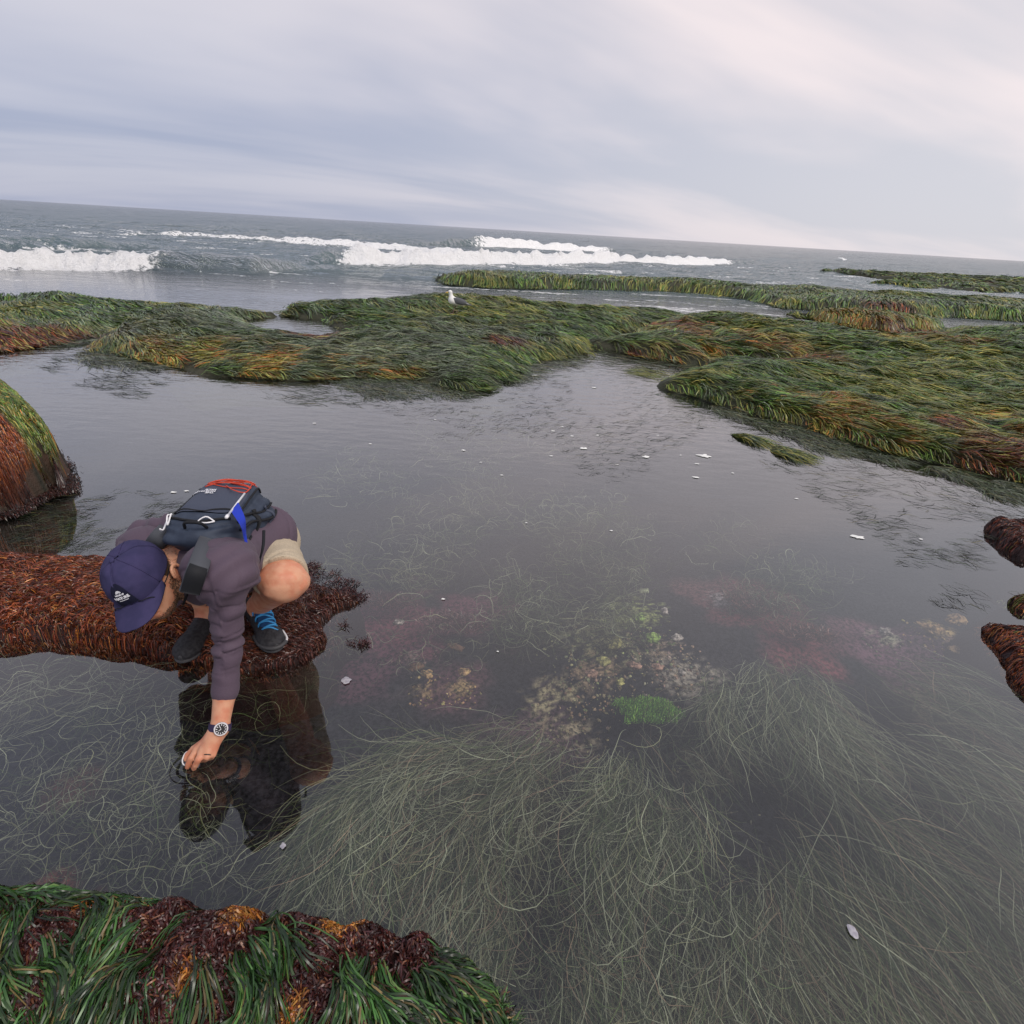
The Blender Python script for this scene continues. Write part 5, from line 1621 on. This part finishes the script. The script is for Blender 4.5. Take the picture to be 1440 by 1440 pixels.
for k, wd_ in enumerate(('THE', 'NORTH', 'FACE')):
    cu_w = {0: -.0135, 1: 0, 2: -.008}[k]
    text_on(wd_, 'lettering', .0175, lambda x, y, k=k, c_=cu_w: on_p((x + c_) * .8, (y + .016 - .0165 * k) * .8), MAT['print'], pack, .0007)
sv, sf = [], []
for q in range(3):
    r0, r1 = .006 + q * .009, .0125 + q * .009
    for t in range(6):
        a0 = math.pi / 2 * t / 6; a1 = math.pi / 2 * (t + 1) / 6; b0 = len(sv)
        sv += [(math.cos(a0) * r0, math.sin(a0) * r0), (math.cos(a1) * r0, math.sin(a1) * r0), (math.cos(a1) * r1, math.sin(a1) * r1), (math.cos(a0) * r1, math.sin(a0) * r1)]
        sf.append((b0, b0 + 1, b0 + 2, b0 + 3))
sv = np.array(sv)
mesh_np('dome_emblem', on_p((sv[:, 0] + .034) * .8, (sv[:, 1] - .022) * .8), np.array(sf), MAT['print'], pack, smooth=False)

# shoulder strap over the left shoulder
def band(name, pts, w_, th_, mat, parent, nrm=None):
    P_ = spline(pts, 22); T_ = np.gradient(P_, axis=0); T_ /= np.linalg.norm(T_, axis=1, keepdims=True)
    ref = np.array(nrm if nrm is not None else nrm_b)
    sdv = np.cross(T_, ref); sdv /= np.linalg.norm(sdv, axis=1, keepdims=True); nv = np.cross(sdv, T_)
    V_ = []
    for i in range(22):
        for a_, b__ in ((-1, 0), (-.92, 1), (.92, 1), (1, 0), (.92, -1), (-.92, -1)): V_.append(P_[i] + sdv[i] * w_ * .5 * a_ + nv[i] * th_ * .5 * b__)
    F_ = [(i * 6 + k, i * 6 + (k + 1) % 6, (i + 1) * 6 + (k + 1) % 6, (i + 1) * 6 + k) for i in range(21) for k in range(6)]
    F_ += [tuple(range(6)), tuple(21 * 6 + k for k in range(6))[::-1]]
    m_e = bpy.data.meshes.new(name); m_e.from_pydata([tuple(v) for v in V_], [], F_)
    for p in m_e.polygons: p.use_smooth = True
    return link(name, m_e, mat, parent)


sA = [W(293, 760, .60), W(285, 780, .605), W(277, 803, .59), W(267, 832, .53)]
vw = unit(np.array([0, 0, CAM_H]) - sA[1])
st = band('shoulder_strap', sA, .052, .016, MAT['strapgrey'], pack, vw)
band('strap_padding', [p + vw * .007 for p in (W(288.5, 774, .603), W(277, 803, .59), W(267.0, 834, .526))], .049, .008, MAT['webbing'], st, vw)
band('shoulder_strap', [W(236, 745, .58), W(222, 760, .56), W(210, 778, .50)], .055, .015, MAT['strapgrey'], pack, vw)
tube('strap_tail', spline([W(267, 830, .53), W(262, 838, .47), W(258, 850, .40)], 10), .0045, MAT['webbing'], pack, 6, flat=.4)
tube('strap_tail', spline([W(371, 746, .585), W(370, 768, .565), W(364, 792, .52)], 12), .0045, MAT['webbing'], pack, 6, flat=.4)
# flag on a white stick
f0, f1 = W(344, 694, .665), W(318, 728, .675)
pole = tube('flag_stick', [f0, f0 * .5 + f1 * .5, f1 * .92 + f0 * .08, f1 * .92 + f0 * .08 + (f1 - f0) * .0001, f1], [.0032, .0032, .0032, .0055, .0045], MAT['white'], pack, 8)
G = []
top = f0 * .62 + f1 * .38; bot = f0 * .25 + f1 * .75
tip = W(347, 768, .57)
for i in range(14):
    t = i / 13
    for j in range(6):
        s_ = j / 5
        e0 = top * (1 - s_) + bot * s_
        w_ = (1 - t) ** .8 if t < .75 else .33 * (1.05 - (t - .75) * 1.2)
        mid = top * .45 + bot * .55
        c_ = spline([mid, W(341, 735, .65), W(344, 752, .60), tip], 14)[i]
        p = c_ + (e0 - mid) * max(w_, .22) + vw * (.006 * math.sin(t * 9 + s_ * 4) + .004)
        G.append(p)
ix = np.arange(14 * 6).reshape(14, 6)
mesh_np('flag', np.array(G), np.stack([ix[:-1, :-1], ix[:-1, 1:], ix[1:, 1:], ix[1:, :-1]], -1).reshape(-1, 4), MAT['flag'], pole)
# === AFTER PERSON
# ------------------------------------------------------------------ things on and in the pool
def clump_weed(name, label, cxy, rx, ry, z, n, length, width, cols, wts, mat='algae', lift=.02, seed=0, rag=.25):
    """a mound of short weed standing on the floor"""
    c = W(cxy[0], cxy[1], z)
    a = rng.uniform(0, 6.283, n); r = np.sqrt(rng.random(n))
    x = c[0] + rx * r * np.cos(a); y = c[1] + ry * r * np.sin(a)
    keep = r < .72 + rag * 1.6 * (fbm(np.cos(a) * 2.2 + 7, np.sin(a) * 2.2 + cxy[0], seed, 3) - .4) - .25 * rng.random(n)
    x, y, r, a = x[keep], y[keep], r[keep], a[keep]; n = len(x)
    k = 5; P = np.zeros((n, k, 3)); ang = rng.uniform(0, 6.283, n); cv = rng.normal(0, 1.5, n)
    h = lift * np.sqrt(np.maximum(1 - r ** 2, 0.02)) + .3 * lift * fbm(x * 25, y * 25, seed, 2)
    for i in range(k):
        t = i / (k - 1)
        P[:, i] = np.stack([x, y, np.minimum(z + h * (.4 + .8 * t) * (.7 + .5 * rng.random(n)), c[2] + lift * 1.6)], -1)
        x = x + np.cos(ang + cv * t) * length / k; y = y + np.sin(ang + cv * t) * length / k
    o = ribbons(name, P, width * (.6 + .8 * rng.random(n)), MAT[mat], None, mixpal(n, cols, wts), roll=1.4)
    tag(o, label)
    return o


clump_weed('green_alga', 'bright green feathery seaweed clump under the water right of centre', (908, 1006), .175, .078, -.120, 6500, .016, .0026, [(.21, .46, .05), (.12, .30, .03), (.36, .55, .09), (.04, .12, .02)], [4, 4, 2, 3], lift=.035, rag=.5)
for (x, y, rx, ry, nn_, cl) in [(540, 850, .22, .07, 2400, 0), (640, 880, .2, .09, 2000, 0), (1060, 850, .22, .11, 2600, 1), (1130, 895, .18, .07, 1400, 1)]:
    o = clump_weed('red_alga', 'dull purple red seaweed growing on the pool floor', (x, y), rx, ry, -.13, nn_, .05, .004,
                   [[(.11, .036, .042), (.07, .026, .032), (.16, .07, .065)], [(.15, .045, .038), (.085, .03, .028), (.20, .085, .065)]][cl], [3, 3, 1], lift=.03)
# dark red tufts breaking the surface right of the man's feet
P_, W_, C_ = [], [], []
for (x, y, r, nn_) in [(450, 822, .13, 900), (485, 840, .07, 500), (430, 840, .06, 300), (505, 905, .028, 130), (480, 880, .02, 60), (415, 880, .06, 350), (440, 800, .05, 220)]:
    c = W(x, y, 0); a = rng.uniform(0, 6.283, nn_); q = r * np.sqrt(rng.random(nn_))
    X0 = c[0] + q * np.cos(a) * 1.3; Y0 = c[1] + q * np.sin(a) * .8
    keep = fbm(X0 * 30, Y0 * 30, 3, 2) > .42
    X0, Y0 = X0[keep], Y0[keep]; m = len(X0); an = rng.uniform(0, 6.283, m); cv = rng.normal(0, 2, m)
    PP = np.zeros((m, 4, 3))
    for i in range(4):
        PP[:, i] = np.stack([X0, Y0, .001 + .016 * rng.random(m) * (i / 3 + .3)], -1); X0 = X0 + np.cos(an + cv * i / 3) * .008; Y0 = Y0 + np.sin(an + cv * i / 3) * .008
    P_.append(PP); W_.append(np.full(m, .0028)); C_.append(mixpal(m, [(.05, .016, .018), (.09, .028, .026), (.02, .009, .011)], [3, 1.5, 3]))
o = ribbons('red_alga', np.concatenate(P_), np.concatenate(W_), MAT['algae'], None, np.concatenate(C_), roll=1.4)
tag(o, 'dark red seaweed tufts breaking the surface beside the man')

# stones on the pool floor
ico = bmesh.new(); bmesh.ops.create_icosphere(ico, subdivisions=3, radius=1)
IV = np.array([v.co[:] for v in ico.verts]); IF = np.array([[v.index for v in f.verts] for f in ico.faces]); ico.free()
STN = []
for q, (x, y, wpx, hpx, kc) in enumerate([(858, 878, 13, 10, 0), (898, 870, 16, 12, 3), (918, 898, 18, 12, 3), (868, 905, 20, 13, 1), (848, 930, 15, 11, 1), (892, 936, 15, 10, 2), (925, 938, 18, 9, 2), (952, 898, 14, 9, 4), (880, 850, 11, 8, 0), (905, 830, 12, 6, 0),
                                           (832, 948, 14, 10, 2), (872, 960, 12, 8, 1), (958, 945, 12, 8, 4), (845, 862, 10, 7, 0), (935, 860, 10, 8, 4), (600, 948, 16, 10, 5), (652, 945, 14, 10, 5), (585, 937, 20, 9, 6), (640, 908, 24, 8, 6), (1040, 838, 14, 8, 4),
                                           (1310, 885, 22, 10, 5), (1345, 872, 20, 9, 5), (1352, 915, 16, 8, 5), (1245, 888, 14, 8, 4), (560, 875, 12, 6, 4)]):
    z = -.135
    c = W(x, y, z); dep = np.linalg.norm(c - [0, 0, CAM_H]); sx = wpx * dep / FPX * .5; sy = hpx * dep / FPX * .62
    d = 1 + .9 * (n3(IV + q * 3.3, 1.4, q) * 2) + .6 * n3(IV + q, 4, q) * 2
    V_ = IV * d[:, None] * [sx, sy, min(sx, sy) * .7]
    a = rng.uniform(-.6, .6); V_ = V_ @ np.array([[math.cos(a), math.sin(a), 0], [-math.sin(a), math.cos(a), 0], [0, 0, 1]])
    cc_ = [((.36, .38, .24), (.16, .18, .10)), ((.42, .38, .14), (.22, .20, .08)), ((.46, .27, .20), (.22, .13, .10)), ((.30, .42, .10), (.14, .22, .05)), ((.46, .40, .36), (.22, .18, .17)), ((.52, .34, .16), (.24, .14, .08)), ((.16, .085, .045), (.09, .05, .035))][kc]
    nn_ = np.clip(fbm(V_[:, 0] * 60 + q, V_[:, 1] * 60, q, 3) * 2 - .5, 0, 1)[:, None]
    C_ = np.array(cc_[0]) * nn_ + np.array(cc_[1]) * (1 - nn_)
    me_name = 'stone'
    o = mesh_np(me_name, V_, IF, MAT['bed'], None, col=C_)
    o.location = c
    lab = ['small pale grey green stone', 'yellow ochre crusted stone', 'pinkish crusted stone', 'green coated stone', 'whitish crusted stone', 'orange crusted stone', 'flat brown stone'][kc]
    tag(o, lab + ' on the pool floor', 'stone', lab + 's under the water')

rc2 = []
oct_ = np.array([[1, 0, 0], [0, 1, 0], [-1, 0, 0], [0, -1, 0], [.6, .6, .55], [-.6, .6, .6], [-.6, -.6, .5], [.6, -.6, .62], [0, 0, .9]])
of_ = np.array([[0, 1, 4], [1, 2, 5], [2, 3, 6], [3, 0, 7], [4, 1, 5], [5, 2, 6], [6, 3, 7], [7, 0, 4], [4, 5, 8], [5, 6, 8], [6, 7, 8], [7, 4, 8]])
vv_, ff_, cc2 = [], [], []
for (x, y, r, m, c0_) in [(850, 905, .26, 330, (.36, .35, .18)), (885, 865, .20, 200, (.30, .36, .14)), (925, 915, .22, 260, (.40, .28, .20)), (830, 950, .18, 200, (.38, .27, .17)), (960, 935, .20, 180, (.30, .26, .20)), (600, 945, .09, 60, (.42, .28, .14)), (650, 945, .08, 60, (.48, .32, .16)),
                          (580, 895, .12, 50, (.22, .13, .12)), (1325, 890, .15, 130, (.44, .30, .13)), (1360, 925, .14, 90, (.40, .27, .16)), (1250, 890, .10, 50, (.30, .27, .2)), (1025, 845, .10, 50, (.30, .24, .22)), (800, 1005, .16, 120, (.28, .24, .15)), (1000, 1050, .2, 90, (.2, .17, .12))]:
    w = W(x, y, -.15)
    a = rng.uniform(0, 6.283, m); q = r * np.sqrt(rng.random(m)) * (0.5 + .8 * rng.random(m)); X0 = w[0] + q * np.cos(a); Y0 = w[1] + q * np.sin(a)
    Z0_ = bed_z(X0, Y0)
    for k in range(m):
        sz = rng.uniform(.0025, .0105); aa = rng.uniform(0, 6.28); ca_, sa_ = math.cos(aa), math.sin(aa)
        v = oct_ * (sz * rng.uniform(.6, 1.3, (9, 1))) * [1, rng.uniform(.5, 1), .8]
        v = v @ np.array([[ca_, sa_, 0], [-sa_, ca_, 0], [0, 0, 1]]) + [X0[k], Y0[k], Z0_[k]]
        ff_.append(of_ + 9 * len(vv_)); vv_.append(v); cc2.append(np.tile(np.array(c0_) * rng.uniform(.15, 1.0) * (1 + rng.normal(0, .08, 3)), (9, 1)))
o = mesh_np('shell_rubble', np.concatenate(vv_), np.concatenate(ff_), MAT['bed'], None, col=np.clip(np.concatenate(cc2), 0, 1))
tag(o, 'crusted pebbles and shell rubble on the pool floor', kind='stuff')

# drifting foam scraps, shells and leaves on the surface
def scrap(x, y, wpx, label, cat, group=None, mat='white', asp=.5, z=.004, rag=.5):
    c = W(x, y, z); dep = np.linalg.norm(c - [0, 0, CAM_H]); r = wpx * dep / FPX * .5
    n = 22; a = np.linspace(0, 2 * np.pi, n, endpoint=False)
    rr = r * (1 + rag * (vnoise(np.cos(a) * 2 + x, np.sin(a) * 2 + y, 3) - .5) * 2)
    V_ = np.stack([rr * np.cos(a), rr * np.sin(a) * asp * 1.6, np.zeros(n)], -1)
    V2 = V_ * .72 + [0, 0, max(r * .10, .0012)]
    V_ = np.concatenate([V_, V2, [[0, 0, max(r * .14, .0016)]]])
    i = np.arange(n); j = (i + 1) % n
    F_ = np.concatenate([np.stack([i, j, n + j], -1), np.stack([i, n + j, n + i], -1), np.stack([n + i, n + j, np.full(n, 2 * n)], -1)])
    o = mesh_np(cat.replace(' ', '_'), V_, F_, MAT[mat]); o.location = c
    tag(o, label, cat, group)
    return o


MAT['foamw'] = pbr('dried_foam', (.75, .76, .74), .8, .2)
MAT['shellw'] = pbr('pale_shell', (.40, .39, .42), .5, .4, noise=(90, .8, (.24, .23, .28)))
scrap(487, 957, 12, 'pale rounded shell fragment floating right of the man\'s reflection', 'shell', mat='shellw', rag=.25, asp=.7)
scrap(1200, 1310, 10, 'oval grey speckled shell fragment at the lower right of the pool', 'shell', mat='shellw', rag=.3, asp=.75)
scrap(398, 1189, 6, 'tiny white shell speck below the man\'s reflection', 'shell', mat='shellw', rag=.3, asp=.7)
scrap(988, 641, 15, 'largest white foam scrap, drifting right of centre', 'foam scrap', mat='foamw', rag=.8, asp=.5)
scrap(908, 642, 9, 'white foam scrap left of the largest scrap', 'foam scrap', mat='foamw', rag=.5, asp=.5)
scrap(820, 630, 12, 'long thin white foam scrap near the middle of the bay', 'foam scrap', mat='foamw', rag=.5, asp=.3)
scrap(978, 671, 9, 'thin white foam scrap just below the largest scrap', 'foam scrap', mat='foamw', rag=.5, asp=.25)
scrap(1206, 755, 12, 'lone white foam scrap in open water toward the right edge', 'foam scrap', mat='foamw', rag=.6, asp=.4)
for x, y, w_ in [(804, 613, 5), (778, 606, 5), (775, 641, 5), (868, 653, 4), (980, 652, 5), (840, 612, 4), (1030, 665, 4), (652, 633, 6), (705, 668, 4), (860, 746, 4), (442, 595, 4), (521, 624, 4), (676, 650, 3), (790, 600, 4), (612, 590, 3), (957, 640, 3),
                 (1120, 701, 4), (1295, 758, 4), (243, 692, 7), (262, 690, 5), (740, 735, 3), (925, 612, 3), (623, 842, 5), (700, 916, 3), (745, 505, 14), (725, 522, 12), (752, 528, 9), (835, 545, 6)]:
    scrap(x, y, w_, 'tiny white foam fleck drifting on the pool', 'foam fleck', 'foam flecks on the pool', 'foamw', .35)

# ------------------------------------------------------------------ the gull
MAT['gullw'] = pbr('gull_white', (.80, .80, .78), .7, .2)
MAT['gullg'] = pbr('gull_grey_wing', (.10, .105, .115), .7, .2)
MAT['gullb'] = pbr('gull_bill', (.65, .42, .08), .5, .3)
MAT['gullp'] = pbr('gull_leg', (.60, .38, .33), .6, .3)
gx = W(640, 434, .22)
gz = float(central.h(np.array([gx[0]]), np.array([gx[1]]))[0]) + .02
g = np.array([gx[0], gx[1], gz]); sc_ = 1.0
GULL_SCALE = .86
gp = lambda f, l, u: g + np.array([-f, l - f * .15, u]) * sc_            # faces left in the photo
s = Solid(g + [-.4, -.25, -.02], g + [.4, .25, .52], .006)
s.cap(gp(.05, 0, .24), gp(-.13, 0, .19), .078, .048, k=.02)
s.cap(gp(.07, 0, .25), gp(.085, 0, .36), .055, .034, k=.03); s.ell(gp(.095, 0, .395), np.eye(3), (.042, .034, .034), k=.02)
s.cap(gp(-.13, 0, .19), gp(-.25, 0, .175), .04, .018, k=.02)
gull = solid_part('gull', s, MAT['gullw'], None, 2)
tag(gull, 'white and grey gull standing on the green reef', 'gull')
for sgn in (1, -1):
    s = Solid(g + [-.4, -.25, -.02], g + [.45, .25, .5], .006)
    s.ell(gp(-.07, sgn * .062, .235), np.array([unit((1, 0, -.22)), (0, 1, 0), unit((.22, 0, 1))]), (.16, .026, .055), k=.02)
    s.cap(gp(-.17, sgn * .045, .20), gp(-.31, sgn * .02, .165), .022, .008, k=.02)
    solid_part('wing', s, MAT['gullg'], gull, 1)
    kx = .02 if sgn > 0 else -.03
    tube('leg', [gp(kx, sgn * .03, .18), gp(kx - .01, sgn * .03, .09), gp(kx + (.03 if sgn > 0 else 0), sgn * .03, -.01)], .007, MAT['gullp'], gull, 6)
    tube('foot', [gp(kx, sgn * .03, 0), gp(kx + .075, sgn * .035, -.005)], [.008, .012], MAT['gullp'], gull, 6, flat=.4)
    s = Solid(gp(.12, sgn * .03, .405) - .02, gp(.12, sgn * .03, .405) + .02, .002); s.ell(gp(.118, sgn * .031, .403), np.eye(3), (.005, .005, .005), k=0); solid_part('eye', s, MAT['dial'], gull, 1)
tube('bill', [gp(.125, 0, .388), gp(.165, 0, .38), gp(.19, 0, .370)], [.014, .011, .004], MAT['gullb'], gull, 8)


gull.matrix_world = Matrix.Translation(Vector(g)) @ Matrix.Scale(GULL_SCALE, 4) @ Matrix.Translation(-Vector(g))
for c_ in gull.children: c_.matrix_parent_inverse = Matrix.Identity(4)
